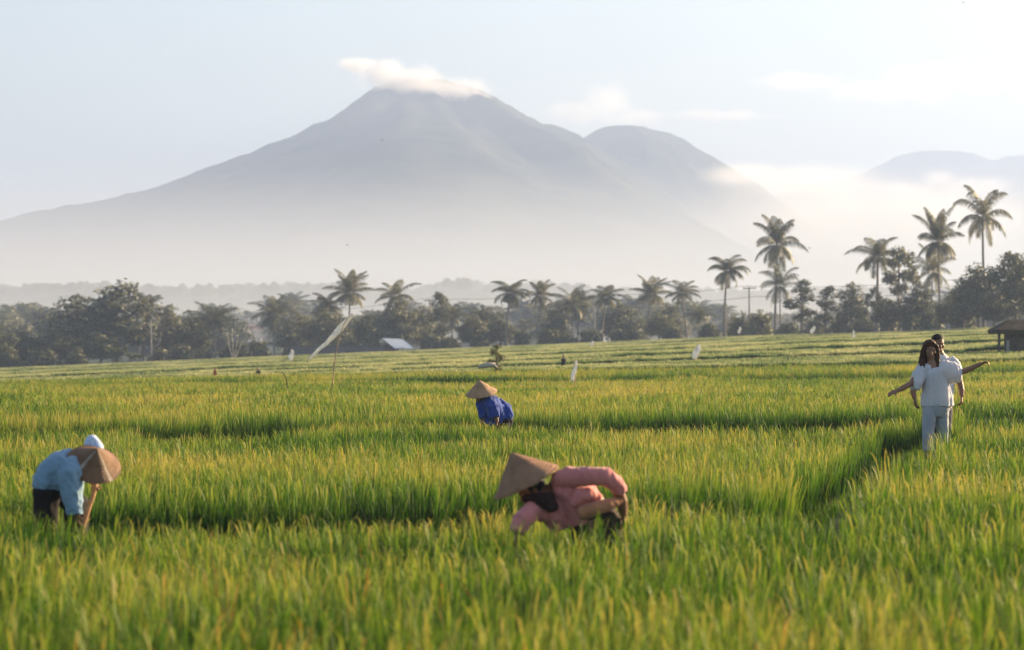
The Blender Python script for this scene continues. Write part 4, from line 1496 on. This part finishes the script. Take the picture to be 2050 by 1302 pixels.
def worker_royal_blue():
    f = Fig(985, 43.5)
    o = person(f, 'person in a royal blue shirt and tan conical hat bending between two paddies')
    hd = f(962, 791, 0)
    rot = Matrix((Vector((.6, -.75, .0)).normalized(), Vector((-.62, -.55, -.45)).normalized(), Vector((-.35, -.15, .92)).normalized())).transposed()
    b = MB()
    b.tube([f(1004, 850, .08), f(1000, 832, .08), f(988, 818, .04), f(976, 808, 0), f(967, 800, 0), hd], [(.10, .12), (.10, .12), (.09, .11), (.08, .11), (.05, .05), (.05, .05)], 14, flat=(1, 0, 0))
    head(b, hd, rot, 1.0)
    b.tube([f(985, 806, -.16), f(992, 826, -.20), f(995, 846, -.22)], [.055, .043, .03], 10)
    hand(b, f(995, 845, -.22), (-.05, -.1, -1), (-.9, .1, 0), 1, .95, .6)
    b.tube([f(966, 806, .10), f(967, 828, .02), f(966, 850, -.05)], [.055, .043, .03], 10)
    hand(b, f(966, 849, -.05), (-.05, -.1, -1), (.9, .1, 0), -1, .95, .6)
    for sy in (-.1, .12):
        an = f.ground(1006, sy, .08)
        b.tube([f(1006, 848, sy), f(1004, 880, sy), an], [.1, .065, .045], 10)
        b.tube([an, an + Vector((-.05, -.02, -.04)), an + Vector((-.15, -.03, -.06))], [.045, .045, .03], 8)
    link('body', remeshed('body', b, M_SKIN_D, .011, 2), o)
    s = MB()
    s.tube([f(990, 852, .05), f(993, 838, .05), f(990, 822, .04), f(981, 808, 0), f(968, 799, -.02)], [(.19, .18), (.205, .20), (.185, .21), (.145, .21), (.09, .12)], 18, flat=(1, 0, 0))
    s.tube([f(978, 803, -.10), f(985, 817, -.19), f(990, 836, -.21)], [.09, .095, .075], 14)
    s.tube([f(965, 804, .02), f(967, 820, -.04), f(969, 838, -.06)], [.085, .085, .07], 14)
    s.tube([f(996, 806, .08), f(1010, 820, .06), f(1016, 836, .02), f(1014, 846, .0)], [.08, .11, .09, .06], 12)
    link('shirt', remeshed('shirt', s, M_NAVY, .009, 2, (.030, 9, 9, 5)), o)
    t = MB()
    t.tube([f(1008, 838, .05), f(1006, 852, .05)], [(.16, .16), (.15, .15)], 12, flat=(1, 0, 0))
    for sy in (-.1, .12):
        t.tube([f(1006, 848, sy), f(1004, 880, sy), f.ground(1006, sy, .3)], [.12, .085, .07], 10)
    link('trousers', remeshed('trousers', t, M_BLACK, .012, 3, (.012, 9, 9, 5)), o)
    h = MB(); h.ball(hd + rot @ Vector((0, -.02, .02)), (.082, .095, .09), rot, 14, 10)
    h.build('hair', M_HAIRB, o, True)
    face_parts(f, o, hd, rot, 1.0)
    cone_hat(o, f(959.5, 761, -.09), (-.15, -.30, .94), .242, .205, M_HAT3, .12)


def walking_woman():
    f = Fig(1868, 37.0)
    o = person(f, 'person with long brown hair in a loose white blouse walking with arms held out', 'couple walking along the bund')
    hd = f(1862, 700, -.02)
    rot = Matrix((Vector((.995, .10, -.02)).normalized(), Vector((.09, -.97, -.18)).normalized(), Vector((.0, -.18, .98)).normalized())).transposed()
    rot = Matrix((Vector((-.995, -.08, .06)).normalized(), Vector((.08, -.98, -.16)).normalized(), Vector((.06, -.16, .985)).normalized())).transposed()
    b = MB()
    b.tube([f(1874, 822), f(1873, 812), f(1873, 785), f(1872, 760), f(1869, 742), f(1866, 732), f(1864, 722), hd], [(.11, .09), (.13, .10), (.12, .09), (.14, .10), (.15, .085), (.09, .07), (.048, .048), (.048, .05)], 16, flat=(1, 0, 0))
    head(b, hd, rot, 1.0)
    # arm on the picture left
    b.tube([f(1846, 741), f(1832, 757, -.04), f(1822, 770, -.08)], [.05, .043, .038], 10)
    b.tube([f(1824, 768, -.07), f(1806, 778, -.12), f(1794, 783, -.16)], [.039, .036, .026], 10)
    hand(b, f(1796, 782, -.16), (-1, -.15, -.42), (.0, .6, -.6), 1, .92, .25)
    # arm on the picture right, bent slightly and raised
    b.tube([f(1892, 738), f(1910, 746, -.03), f(1924, 747, -.06)], [.05, .043, .040], 10)
    b.tube([f(1920, 747, -.06), f(1944, 738, -.10), f(1964, 728, -.13)], [.041, .038, .027], 10)
    hand(b, f(1962, 729, -.13), (1, -.1, .35), (.1, -.3, -1), 1, .95, .75)
    for px, dy, kx_, up in ((1860, -.10, 1858, 0), (1884, .02, 1886, 0)):
        an = f.ground(px - 2, dy, .09)
        b.tube([f(px + (3 if px < 1870 else -1), 822, dy * .4), f(kx_, 868, dy), an], [.07, .050, .036], 10)
        b.tube([an + Vector((0, .03, -.05)), an + Vector((0, -.06, -.055)), an + Vector((0, -.16, -.07))], [.036, .038, .024], 8)
    link('body', remeshed('body', b, M_SKIN, .008, 2), o)
    face_parts(f, o, hd, rot, 1.0)
    # blouse: flared trunk and wide batwing sleeves
    s = MB()
    s.tube([f(1875, 813), f(1875, 800), f(1874, 780), f(1873, 760), f(1870, 746), f(1868, 738)], [(.205, .145), (.205, .15), (.18, .14), (.165, .135), (.16, .125), (.12, .09)], 24, flat=(1, 0, 0))
    s.tube([f(1862, 737), f(1848, 738), f(1840, 752, -.02), f(1834, 768, -.04), f(1832, 780, -.05)], [(.06, .07), (.075, .09), (.085, .12), (.07, .14), (.045, .12)], 18, flat=(1, 0, 0))
    s.tube([f(1876, 735), f(1890, 738, -.01), f(1904, 746, -.02), f(1916, 750, -.04), f(1925, 752, -.05)], [(.06, .07), (.115, .10), (.135, .11), (.115, .10), (.07, .08)], 18, flat=(0, 0, 1))
    s.tube([f(1890, 745), f(1904, 758, -.02), f(1914, 758, -.03)], [.08, .075, .05], 12)
    link('blouse', remeshed('blouse', s, M_WHITE, .008, 3, (.024, 15, 11, 1.8)), o)
    # trousers
    t = MB()
    t.tube([f(1874, 804), f(1874, 820), f(1873, 834)], [(.178, .135), (.18, .138), (.12, .12)], 16, flat=(1, 0, 0))
    for px, dy, kx_ in ((1860, -.10, 1858), (1885, .02, 1887)):
        t.tube([f(px + (1 if px < 1870 else 0), 818, dy * .3), f(px, 840, dy * .6), f(kx_, 868, dy), f.ground(px - 1, dy, .10)], [.094, .090, .074, .078], 14)
    link('trousers', remeshed('trousers', t, M_JEANS, .008, 2, (.012, 11, 11, 4)), o)
    # hair: cap, side falls to the chest
    h = MB()
    def q(x, y, z): return hd + rot @ Vector((x, y, z))
    h.ball(q(0, -.018, .042), (.090, .100, .088), rot, 18, 12)
    h.tube([q(0, -.05, .06), q(0, -.075, -.06), q(0, -.085, -.2), q(0, -.075, -.28)], [(.09, .06), (.105, .06), (.12, .05), (.10, .03)], 14, flat=rot @ Vector((1, 0, 0)))
    for sx, ln in ((1, .34), (-1, .28)):
        h.tube([q(sx * .026, .046, .098), q(sx * .072, .036, .055), q(sx * .096, .012, -.02), q(sx * .104, .01, -.11), q(sx * .098, .05, -.2), q(sx * .080, .085, -.2 - ln * .25), q(sx * .072, .085, -.2 - ln * .45)],
               [.02, .028, .030, .034, .036, .032, .014], 10)
    h.tube([q(.03, .06, .10), q(.0, .068, .105), q(-.03, .06, .10)], [.02, .022, .02], 8)
    link('hair', remeshed('hair', h, M_HAIR, .008, 2, (.010, 26, 26, 5)), o)


def walking_man():
    f = Fig(1884, 38.3)
    o = person(f, 'person with short black hair in a white shirt walking close behind the long-haired one', 'couple walking along the bund')
    hd = f(1878, 689, 0)
    rot = Matrix((Vector((-.97, .2, .04)).normalized(), Vector((.2, .97, 0)).normalized() * -1, Vector((.05, -.08, .99)).normalized())).transposed()
    rot = Matrix((Vector((-.97, -.24, .02)).normalized(), Vector((.24, -.965, -.10)).normalized(), Vector((.05, -.09, .99)).normalized())).transposed()
    b = MB()
    b.tube([f(1882, 815), f(1882, 790), f(1882, 750), f(1882, 728), f(1881, 715), f(1880, 705), hd], [(.16, .12), (.155, .11), (.18, .12), (.19, .10), (.10, .08), (.058, .058), (.055, .055)], 16, flat=(1, 0, 0))
    head(b, hd, rot, 1.04)
    b.tube([f(1910, 725), f(1918, 750, .02), f(1922, 768, .03)], [.062, .052, .044], 10)
    b.tube([f(1921, 764, .03), f(1925, 782, -.01), f(1925, 794, -.04)], [.045, .042, .031], 10)
    hand(b, f(1925, 793, -.04), (.0, -.2, -1), (-.8, .3, 0), 1, 1.08, .75)
    b.tube([f(1852, 726), f(1838, 752, .02), f(1829, 772, .02)], [.062, .052, .044], 10)
    b.tube([f(1830, 769, .02), f(1828, 786, -.03), f(1831, 798, -.06)], [.045, .042, .031], 10)
    hand(b, f(1831, 797, -.06), (.1, -.2, -1), (.8, .3, 0), -1, 1.08, .5)
    for px, dy in ((1872, .08), (1893, -.04)):
        an = f.ground(px, dy, .09)
        b.tube([f(px, 815, dy * .4), f(px, 868, dy), an], [.09, .062, .042], 10)
        b.tube([an + Vector((0, .03, -.05)), an + Vector((0, -.07, -.055)), an + Vector((0, -.18, -.07))], [.04, .042, .026], 8)
    link('body', remeshed('body', b, M_SKIN_D, .009, 2), o)
    face_parts(f, o, hd, rot, 1.04)
    s = MB()
    s.tube([f(1882, 812), f(1882, 790), f(1882, 752), f(1882, 730), f(1881, 716), f(1880, 710)], [(.185, .14), (.18, .135), (.20, .14), (.205, .12), (.11, .09), (.07, .07)], 20, flat=(1, 0, 0))
    s.tube([f(1900, 722), f(1912, 732), f(1919, 752, .02)], [.075, .08, .07], 14)
    s.tube([f(1862, 722), f(1850, 734), f(1841, 752, .02)], [.075, .08, .07], 14)
    link('shirt', remeshed('shirt', s, M_SHIRTW, .009, 2, (.024, 10, 10, 5)), o)
    t = MB()
    t.tube([f(1882, 806), f(1882, 826)], [(.17, .125), (.165, .12)], 14, flat=(1, 0, 0))
    for px, dy in ((1872, .08), (1893, -.04)):
        t.tube([f(px, 818, dy * .3), f(px, 866, dy), f.ground(px, dy, .1)], [.095, .075, .07], 12)
    link('trousers', remeshed('trousers', t, M_DKTR, .011, 3, (.01, 11, 11, 4)), o)
    h = MB()
    def q(x, y, z): return hd + rot @ Vector((x, y, z))
    h.ball(q(0, -.022, .05), (.084, .098, .085), rot, 18, 12)
    h.tube([q(0, -.08, .03), q(0, -.082, -.04)], [(.06, .03), (.05, .025)], 10, flat=rot @ Vector((1, 0, 0)))
    link('hair', remeshed('hair', h, M_HAIRB, .008, 2, (.008, 40, 40, 20)), o)


worker_blue_shirt()
worker_pink_shirt()
worker_royal_blue()
walking_woman()
walking_man()

# ------------------------------------------------------------------ small things in the fields
M_TIN = pbr('weathered_tin', (0.78, 0.76, 0.72), .45, .18, 6, .3, 30, .4)
M_TINE = pbr('rusted_edge', (0.10, 0.07, 0.055), .8, .3, 10)
M_WALL = pbr('grey_brown_wall', (0.13, 0.115, 0.11), .95, .25, .6, .5, 6, .1)
M_POST = pbr('grey_timber', (0.10, 0.085, 0.07), .9, .3, 4, .4, 30, .1)
M_THATCH = pbr('old_thatch', (0.075, 0.06, 0.045), 1, .35, 3, .8, 25, .05)
M_RED = pbr('red_roof_tile', (0.42, 0.13, 0.085), .8, .25, 1.5, .4, 9, .15)
M_PLAS = pbr('pale_render', (0.62, 0.60, 0.56), .9, .1, .7)
M_WIRE = pbr('black_cable', (0.02, 0.02, 0.022), .6, .1)
M_CONC = pbr('concrete_pole', (0.30, 0.29, 0.28), .9, .15, 2)
M_BAMB = pbr('dry_bamboo', (0.30, 0.20, 0.12), .6, .3, 9, .2, 30, .3)
M_CLOTH = pbr('white_streamer_cloth', (0.86, 0.85, 0.82), .8, .06, 6, .3, 14, .1, trans=.3)
M_ORANGE = pbr('orange_red_cloth', (0.50, 0.13, 0.06), .85, .2, 6, .3, 12)
M_DARK = pbr('dark_cloth', (0.03, 0.028, 0.03), .9, .3, 5)
M_WHITEBARK = pbr('bleached_bark', (0.40, 0.36, 0.31), .9, .25, 3, .5, 14, .1)
M_BIRD = pbr('dark_feathers', (0.03, 0.03, 0.033), .8, .2)


def ribbon(path, widths, across, thick=.004, n=26, flutter=.0, seed=0):
    """a strip of cloth with thickness, following a path"""
    r = random.Random(seed)
    vs, fs = [], []
    P_ = [Vector(p) for p in path]
    ac = Vector(across)
    for i in range(n + 1):
        t = i / n * (len(P_) - 1)
        k = min(int(t), len(P_) - 2)
        c = P_[k].lerp(P_[k + 1], t - k)
        w = widths[k] * (1 - (t - k)) + widths[k + 1] * (t - k)
        tang = (P_[k + 1] - P_[k]).normalized()
        a = (ac - tang * ac.dot(tang)).normalized()
        nn = tang.cross(a)
        fold = flutter * math.sin(i * 1.3 + seed)
        a = (a * math.cos(fold * 8) + nn * math.sin(fold * 8))
        nn = tang.cross(a)
        for u in (-1, -.33, .33, 1):
            for sd in (-1, 1):
                vs.append(c + a * (w * u) + nn * (flutter * .6 * math.sin(3 * u + i * .8) + sd * thick / 2))
    m = 8
    for i in range(n):
        o = i * m
        for j in range(3):
            fs.append((o + 2 * j, o + 2 * j + 2, o + m + 2 * j + 2, o + m + 2 * j))
            fs.append((o + 2 * j + 1, o + m + 2 * j + 1, o + m + 2 * j + 3, o + 2 * j + 3))
        fs.append((o, o + m, o + m + 1, o + 1))
        fs.append((o + 6, o + 7, o + m + 7, o + m + 6))
    fs.append((0, 1, 3, 2)); fs.append((2, 3, 5, 4)); fs.append((4, 5, 7, 6))
    o = n * m
    for j in range(3): fs.append((o + 2 * j, o + 2 * j + 2, o + 2 * j + 3, o + 2 * j + 1))
    mb = MB(); mb.add(vs, fs)
    return mb


# tall bamboo with the long streamer
def streamer():
    d = 66.0
    b = at(662, 800, d)
    base = Vector((b.x, d, gz(b.x, d) - .1))
    o = empty('streamer_pole', base)
    tag(o, 'tall bent bamboo pole flying a long white cloth streamer in the middle of the field', 'streamer')
    q = lambda px, py, dy=0: at(px, py, d + dy) - base
    mb = MB()
    pts = [Vector((0, 0, 0)), q(663, 800), q(667, 755), q(672, 710), q(679, 675), q(688, 650), q(697, 636), q(706, 629)]
    mb.tube(pts, [.016, .015, .013, .012, .010, .008, .006, .005], 8)
    mb.build('pole', M_BAMB, o, True)
    st = ribbon([q(707, 629), q(694, 643, .1), q(682, 657, .15), q(668, 672, .1), q(654, 687, .15), q(638, 700, .1), q(617, 721, .2)], [.035, .06, .085, .066, .05, .042, .022], (.72, -.15, -.69), flutter=.022, n=48, seed=2)
    st.build('streamer', M_CLOTH, o, True)


streamer()


def flag(px, ytop, ybot, d, label, w, lean=0.0, mat=M_CLOTH, name='scarecrow_flag', pole=True, cat='flag', group=None):
    b = at(px, ybot, d)
    base = Vector((b.x, d, gz(b.x, d) - .05))
    o = empty(name, base)
    tag(o, label, cat, group)
    top = at(px + lean, ytop, d) - base
    bot = at(px - lean * .6, ybot, d) - base
    if pole:
        mb = MB(); mb.tube([(0, 0, 0), top * .55 + Vector((.01, 0, 0)), top + Vector((0, .02, .05))], [.016, .013, .008], 6)
        mb.build('pole', M_BAMB, o, True)
    k = d / F
    rb = ribbon([top + Vector((0, -.03, 0)), top.lerp(bot, .35) + Vector((w * k * .2, -.05, 0)), top.lerp(bot, .7) + Vector((-w * k * .1, -.06, 0)), bot + Vector((0, -.05, 0))],
                [w * k * .25, w * k * .5, w * k * .55, w * k * .35], (.9, -.4, 0), flutter=.03, n=20, seed=int(px))
    rb.build('cloth', mat, o, True)
    return o


GF = 'cloth bird scarers in the paddies'
flag(1148, 722, 764, 74, 'narrow white cloth strip on a leaning stick behind the royal blue worker', 9, 5, group=GF)
flag(1393, 690, 719, 118, 'broad white flag right of the middle of the terraces', 13, 5, group=GF)
flag(583, 700, 722, 150, 'white cloth figure at the left end of the grey wall', 10, 1, group=GF)
flag(1185, 683, 693, 230, 'tiny white cloth below the straight-trunked palm near the middle', 7, 1, group=GF)
flag(1626, 653, 668, 236, 'white cloth at the field edge below the column-shaped tree', 8, 4, group=GF)
flag(1708, 662, 683, 190, 'pale cloth on a stick in the terraces left of the couple', 5, 0, group=GF)
flag(1480, 655, 668, 240, 'small white cloth at the field edge below the utility pole', 6, 1, group=GF)
flag(429, 739, 764, 108, 'orange-red cloth on a short stick at the left of the terraces', 8, 1, M_ORANGE, group=GF)


def scare_figure(px, ytop, ybot, d, label):
    b = at(px, ybot, d)
    base = Vector((b.x, d, gz(b.x, d) - .05))
    o = empty('scarecrow', base)
    tag(o, label, 'scarecrow')
    t = (at(px, ytop, d) - base).z
    k = d / F
    mb = MB(); mb.tube([(0, 0, 0), (0, 0, t * .97)], [.02, .016], 6); mb.tube([(-7 * k, 0, t * .74), (8 * k, 0, t * .76)], [.014, .014], 6)
    mb.build('stake', M_BAMB, o, True)
    c = MB()
    c.tube([(0, 0, t * .42), (.01, 0, t * .6), (0, 0, t * .75), (0, 0, t * .80)], [(5 * k, .07), (4.2 * k, .08), (5.2 * k, .07), (2 * k, .04)], 10)
    c.build('coat', M_DARK, o, True)
    h = MB(); h.ball((0, 0, t * .89), (2.6 * k, .06, 3.2 * k), None, 10, 8)
    h.build('head', M_BAMB, o, True)


scare_figure(1128, 708, 734, 112, 'dark coated scarecrow standing in the terraces above the narrow white strip')
scare_figure(517, 735, 757, 112, 'dark scarecrow in the terraces left of the streamer pole')


def bent_stalk():
    d = 72.0
    b = at(575, 778, d); base = Vector((b.x, d, gz(b.x, d) - .05))
    o = empty('bent_stick', base); tag(o, 'thin dark bent stick standing in the rice left of the streamer pole', 'stick')
    q = lambda px, py: at(px, py, d) - base
    mb = MB(); mb.tube([Vector((0, 0, 0)), q(575, 778), q(574, 762), q(569, 750), q(563, 745)], [.014, .013, .012, .010, .006], 6)
    mb.build('stick', M_DARK, o, True)


bent_stalk()


# small tree and felled log on a bund in mid field
def log_thing():
    d = 100.0
    b = at(978, 738, d); z = gz(b.x, d)
    o = empty('log', Vector((b.x, d, z))); tag(o, 'bleached log lying on the paddy edge beyond the royal blue worker', 'log')
    q = lambda px, py: at(px, py, d) - o.location
    mb = MB(); mb.tube([q(957, 736), q(966, 733), q(978, 731), q(992, 731)], [.05, .085, .09, .075], 8)
    mb.tube([q(988, 731), q(995, 737)], [.06, .03], 6)
    mb.build('trunk', M_WHITEBARK, o, True)


log_thing()
plant('slim', 993, 686, 101, 'small spindly tree growing by the bleached log in the terraces', 26, None)


def bare_trunk(px, ytop, ybot, d, r, label, fork=False):
    b = at(px, ybot, d); base = Vector((b.x, d, gz(b.x, d) - .1))
    o = empty('bare_tree', base); tag(o, label, 'tree')
    q = lambda x, y, dy=0: at(x, y, d + dy) - base
    mb = MB()
    if not fork:
        mb.tube([Vector((0, 0, 0)), q(px, (ytop + ybot) / 2), q(px - 1, ytop)], [r, r * .8, r * .5], 8)
        mb.tube([q(px, ytop + 40), q(px + 7, ytop + 20), q(px + 14, ytop + 4)], [r * .4, r * .3, r * .12], 6)
        mb.tube([q(px, ytop + 60), q(px + 16, ytop + 46), q(px + 22, ytop + 14)], [r * .4, r * .3, r * .1], 6)
        mb.tube([q(px, ytop + 22), q(px - 8, ytop + 6)], [r * .3, r * .1], 6)
    else:
        for dx, dt in ((-14, 0), (-3, -12), (8, 4), (17, 14)):
            mb.tube([Vector((0, 0, 0)), q(px + dx * .3, ybot - 24), q(px + dx, ytop + dt)], [r, r * .6, r * .2], 6)
    mb.build('trunk', M_WHITEBARK, o, True)


bare_trunk(303, 640, 738, 317, .10, 'thin pale bare trunk standing against the dark trees on the left')
bare_trunk(468, 668, 738, 320, .08, 'pale forked bare shrub at the edge of the hazy gap', True)


# low wall and the grey-roofed shed
def wall_and_shed():
    d = 321.0
    xa, xb = at(588, 0, d).x, at(772, 0, d).x
    z = min(gz(xa, d), gz(xb, d)) - .3
    top = EZ + (HY - 694) / F * d
    o = empty('field_wall', (0, d, 0)); tag(o, 'long low grey-brown wall at the field edge left of the shed', 'wall')
    mb = MB(); mb.box(((xa + xb) / 2, 0, (z + top) / 2), (xb - xa, .25, top - z)); mb.build('wall', M_WALL, o)
    mb = MB(); mb.box(((xa + xb) / 2, 0, top + .05), (xb - xa + .1, .36, .1)); mb.build('coping', M_POST, o)
    d = 300.0
    c = at(798, 700, d)
    g = gz(c.x, d)
    o = empty('shed', (c.x, d, g)); tag(o, 'open field shed with a pale grey sloping tin roof', 'shed')
    q = lambda px, py, dy=0: at(px, py, d + dy) - o.location
    # front slope of the roof, higher on the left-back side
    r0 = [q(764, 677, 1.6), q(806, 679, 1.6), q(831, 698, -1.3), q(791, 698, -1.3)]
    nrm = (r0[1] - r0[0]).cross(r0[3] - r0[0]).normalized()
    if nrm.z < 0: nrm = -nrm
    mb = MB(); n = 22
    vs, fs = [], []
    for i in range(n + 1):
        t = i / n
        a, b = r0[0].lerp(r0[1], t), r0[3].lerp(r0[2], t)
        off = nrm * (.035 if i % 2 else 0)
        vs += [a + off, b + off, a + off - nrm * .03, b + off - nrm * .03]
    for i in range(n):
        k = i * 4
        fs += [(k, k + 1, k + 5, k + 4), (k + 2, k + 6, k + 7, k + 3), (k, k + 4, k + 6, k + 2), (k + 1, k + 3, k + 7, k + 5)]
    fs += [(0, 2, 3, 1), (n * 4, n * 4 + 1, n * 4 + 3, n * 4 + 2)]
    mb.add(vs, fs); rf = mb.build('roof', M_TIN, o)
    mb = MB(); mb.tube([r0[0], r0[1]], [.06, .06], 6); mb.tube([r0[1], r0[2]], [.06, .06], 6); mb.build('roof_edge', M_TINE, rf)
    for i, (px, dy) in enumerate(((794, -1.1), (828, -1.1), (770, 1.3), (808, 1.3))):
        p = q(px, 700, dy); t = q(px, 699 if dy < 0 else 680, dy)
        mb = MB(); mb.box((p.x, p.y, t.z / 2 - .1), (.14, .14, t.z + .2)); mb.build('post', M_POST, o)
    mb = MB(); a, b = q(770, 700, 1.35), q(806, 700, 1.35)
    mb.box(((a.x + b.x) / 2, a.y + .1, .55), (b.x - a.x, .08, 1.2)); mb.build('back_wall', M_POST, o)
    mb = MB(); a, b = q(797, 700, -1.1), q(812, 700, -1.1)
    mb.box(((a.x + b.x) / 2, a.y, .35), (b.x - a.x - .15, .06, .9)); mb.build('side_panel', M_PLAS, o)


wall_and_shed()


def hut():
    d = 118.0
    c = at(2035, 690, d)
    o = empty('thatched_hut', (c.x, d, gz(c.x, d))); tag(o, 'dark thatched field hut at the right edge of the picture', 'hut')
    q = lambda px, py, dy=0: at(px, py, d + dy) - o.location
    ea = q(1985, 661).z; ri = q(2035, 640).z
    x0, x1 = q(1986, 0).x, q(2086, 0).x
    xm0, xm1 = q(2018, 0).x, q(2054, 0).x
    mb = MB()
    ey, ry = 1.2, .12
    V = [(x0, -ey, ea), (x1, -ey, ea), (x1, ey, ea), (x0, ey, ea), (xm0, -ry, ri), (xm1, -ry, ri), (xm1, ry, ri), (xm0, ry, ri)]
    V2 = [(x * .96, y * .96, z - .16) for x, y, z in V]
    faces = [(0, 1, 5, 4), (1, 2, 6, 5), (2, 3, 7, 6), (3, 0, 4, 7), (4, 5, 6, 7)]
    mb.add(V + V2, faces + [tuple(i + 8 for i in reversed(f_)) for f_ in faces] + [(0, 8, 9, 1), (1, 9, 10, 2), (2, 10, 11, 3), (3, 11, 8, 0)])
    mb.build('roof', M_THATCH, o)
    for px, dy in ((2000, -.95), (2072, -.95), (2000, .95), (2072, .95)):
        p = q(px, 690, dy)
        mb = MB(); mb.box((p.x, dy, ea / 2 - .1), (.10, .10, ea + .1)); mb.build('post', M_POST, o)
    mb = MB(); a, b = q(2003, 0).x, q(2070, 0).x
    mb.box(((a + b) / 2, -.85, ea * .45), (b - a, .06, ea * .9)); mb.build('wall', M_POST, o)
    mb = MB(); mb.box((q(2010, 0).x, -.9, ea * .35), (.12, .05, ea * .6)); mb.build('door_curtain', M_CONC, o)
    mb = MB(); mb.box((.1, 0, .12), ((x1 - x0) * .8, 1.8, .2)); mb.build('platform', M_POST, o)


hut()


def far_house():
    d = 640.0
    c = at(500, 690, d); g = gz(c.x, d)
    o = empty('house', (c.x, d, g)); tag(o, 'far house with a red tiled roof showing in the hazy gap on the left', 'house')
    q = lambda px, py: at(px, py, d) - o.location
    x0, x1 = q(476, 0).x, q(528, 0).x
    ez_, rz = q(0, 663).z, q(0, 649).z
    mb = MB(); mb.box(((x0 + x1) / 2, 0, ez_ / 2), ((x1 - x0) * .86, 3.4, ez_)); w = mb.build('wall', M_WALL, o)
    mb = MB()
    V = [(x0, -2, ez_), (x1, -2, ez_), (x1, 2, ez_), (x0, 2, ez_), (x0 * .45, 0, rz), (x1 * .45, 0, rz)]
    mb.add(V, [(0, 1, 5, 4), (2, 3, 4, 5), (1, 2, 5), (3, 0, 4), (3, 2, 1, 0)]); mb.build('roof', M_RED, o)
    for t in (-.25, .05, .3):
        mb = MB(); mb.box((t * (x1 - x0), -1.715, ez_ * .6), (.5, .06, .6)); mb.build('window', M_DARK, o)


far_house()


# power line behind the trees
def power_line():
    D = 352.0
    poles = [(470, 636, 330.0), (860, 598, D), (1190, 588, D), (1500, 573, 318.0), (1925, 560, 300.0)]
    tops = []
    for i, (px, yt, d) in enumerate(poles):
        x = at(px, 0, d).x; g = gz(x, d); t = EZ + (HY - yt) / F * d
        lab = ['pole carrying wires beside the leftmost low palm', 'pole carrying wires behind the slender upright tree', 'pole carrying wires beside the straight-trunked palm near the middle',
               'utility pole with a crossarm standing clear between the two tall central palms', 'pole carrying wires behind the leaning slender palm on the right'][i]
        o = empty('utility_pole', (x, d, g)); tag(o, lab, 'utility pole', 'poles of the power line behind the trees')
        mb = MB(); mb.tube([(0, 0, -.2), (0, 0, t - g)], [.13, .085], 8); mb.build('pole', M_CONC, o, True)
        mb = MB(); mb.box((0, -.12, t - g - .25), (1.5, .09, .11)); mb.build('crossarm', M_POST, o)
        for sx in (-.65, 0, .65):
            mb = MB(); mb.tube([(sx, -.12, t - g - .2), (sx, -.12, t - g - .02)], [.04, .03], 6); mb.build('insulator', M_PLAS, o, True)
        tops.append(Vector((x, d - .12, t)))
    ends = [at(-300, 640, 330)] + tops + [at(2400, 556, 290)]
    k = 0
    for a, b in zip(ends[:-1], ends[1:]):
        for sx, dz, lab in ((-.65, 0, 'upper wire'), (.65, -1.15, 'lower wire')):
            p, q = a + Vector((sx, 0, dz)), b + Vector((sx, 0, dz))
            pts = []
            for i in range(17):
                t = i / 16
                v = p.lerp(q, t); v.z -= 1.0 * 4 * t * (1 - t) * ((q - p).length / 25) ** .5 * .35
                pts.append(v)
            mb = MB(); mb.tube(pts, [.022] * 17, 5)
            o = mb.build('power_line', M_WIRE, None, True)
            sec = ['left picture edge and the leftmost pole', 'leftmost pole and the pole by the slender tree', 'pole by the slender tree and the middle pole', 'middle pole and the pole with the clear crossarm',
                   'pole with the clear crossarm and the right-hand pole', 'right-hand pole and the right picture edge'][k]
            tag(o, '%s between the %s' % (lab, sec), 'wire', 'wires of the power line behind the trees')
        k += 1


power_line()


# birds in the sky
for px, py, d, lab in ((765, 281, 210, 'small dark bird in front of the high mountain slope'), (695, 491, 200, 'small dark bird low in front of the misty mountain foot'),
                       (1928, 6, 180, 'small dark bird at the top right of the sky'), (1621, 497, 200, 'tiny dark bird right of the tallest central palm')):
    o = empty('bird', at(px, py, d)); tag(o, lab, 'bird', 'birds flying over the fields')
    mb = MB()
    mb.tube([(-.06, 0, 0), (-.03, 0, .006), (.02, 0, .008), (.06, 0, .012), (.085, 0, .012)], [.004, .022, .028, .018, .003], 8)
    for s in (-1, 1):
        mb.tube([(.02, 0, .01), (.02, s * .07, .05), (-.02, s * .15, .03)], [(.03, .006), (.025, .004), (.004, .002)], 6, flat=(1, 0, 0))
    mb.build('body', M_BIRD, o, True)
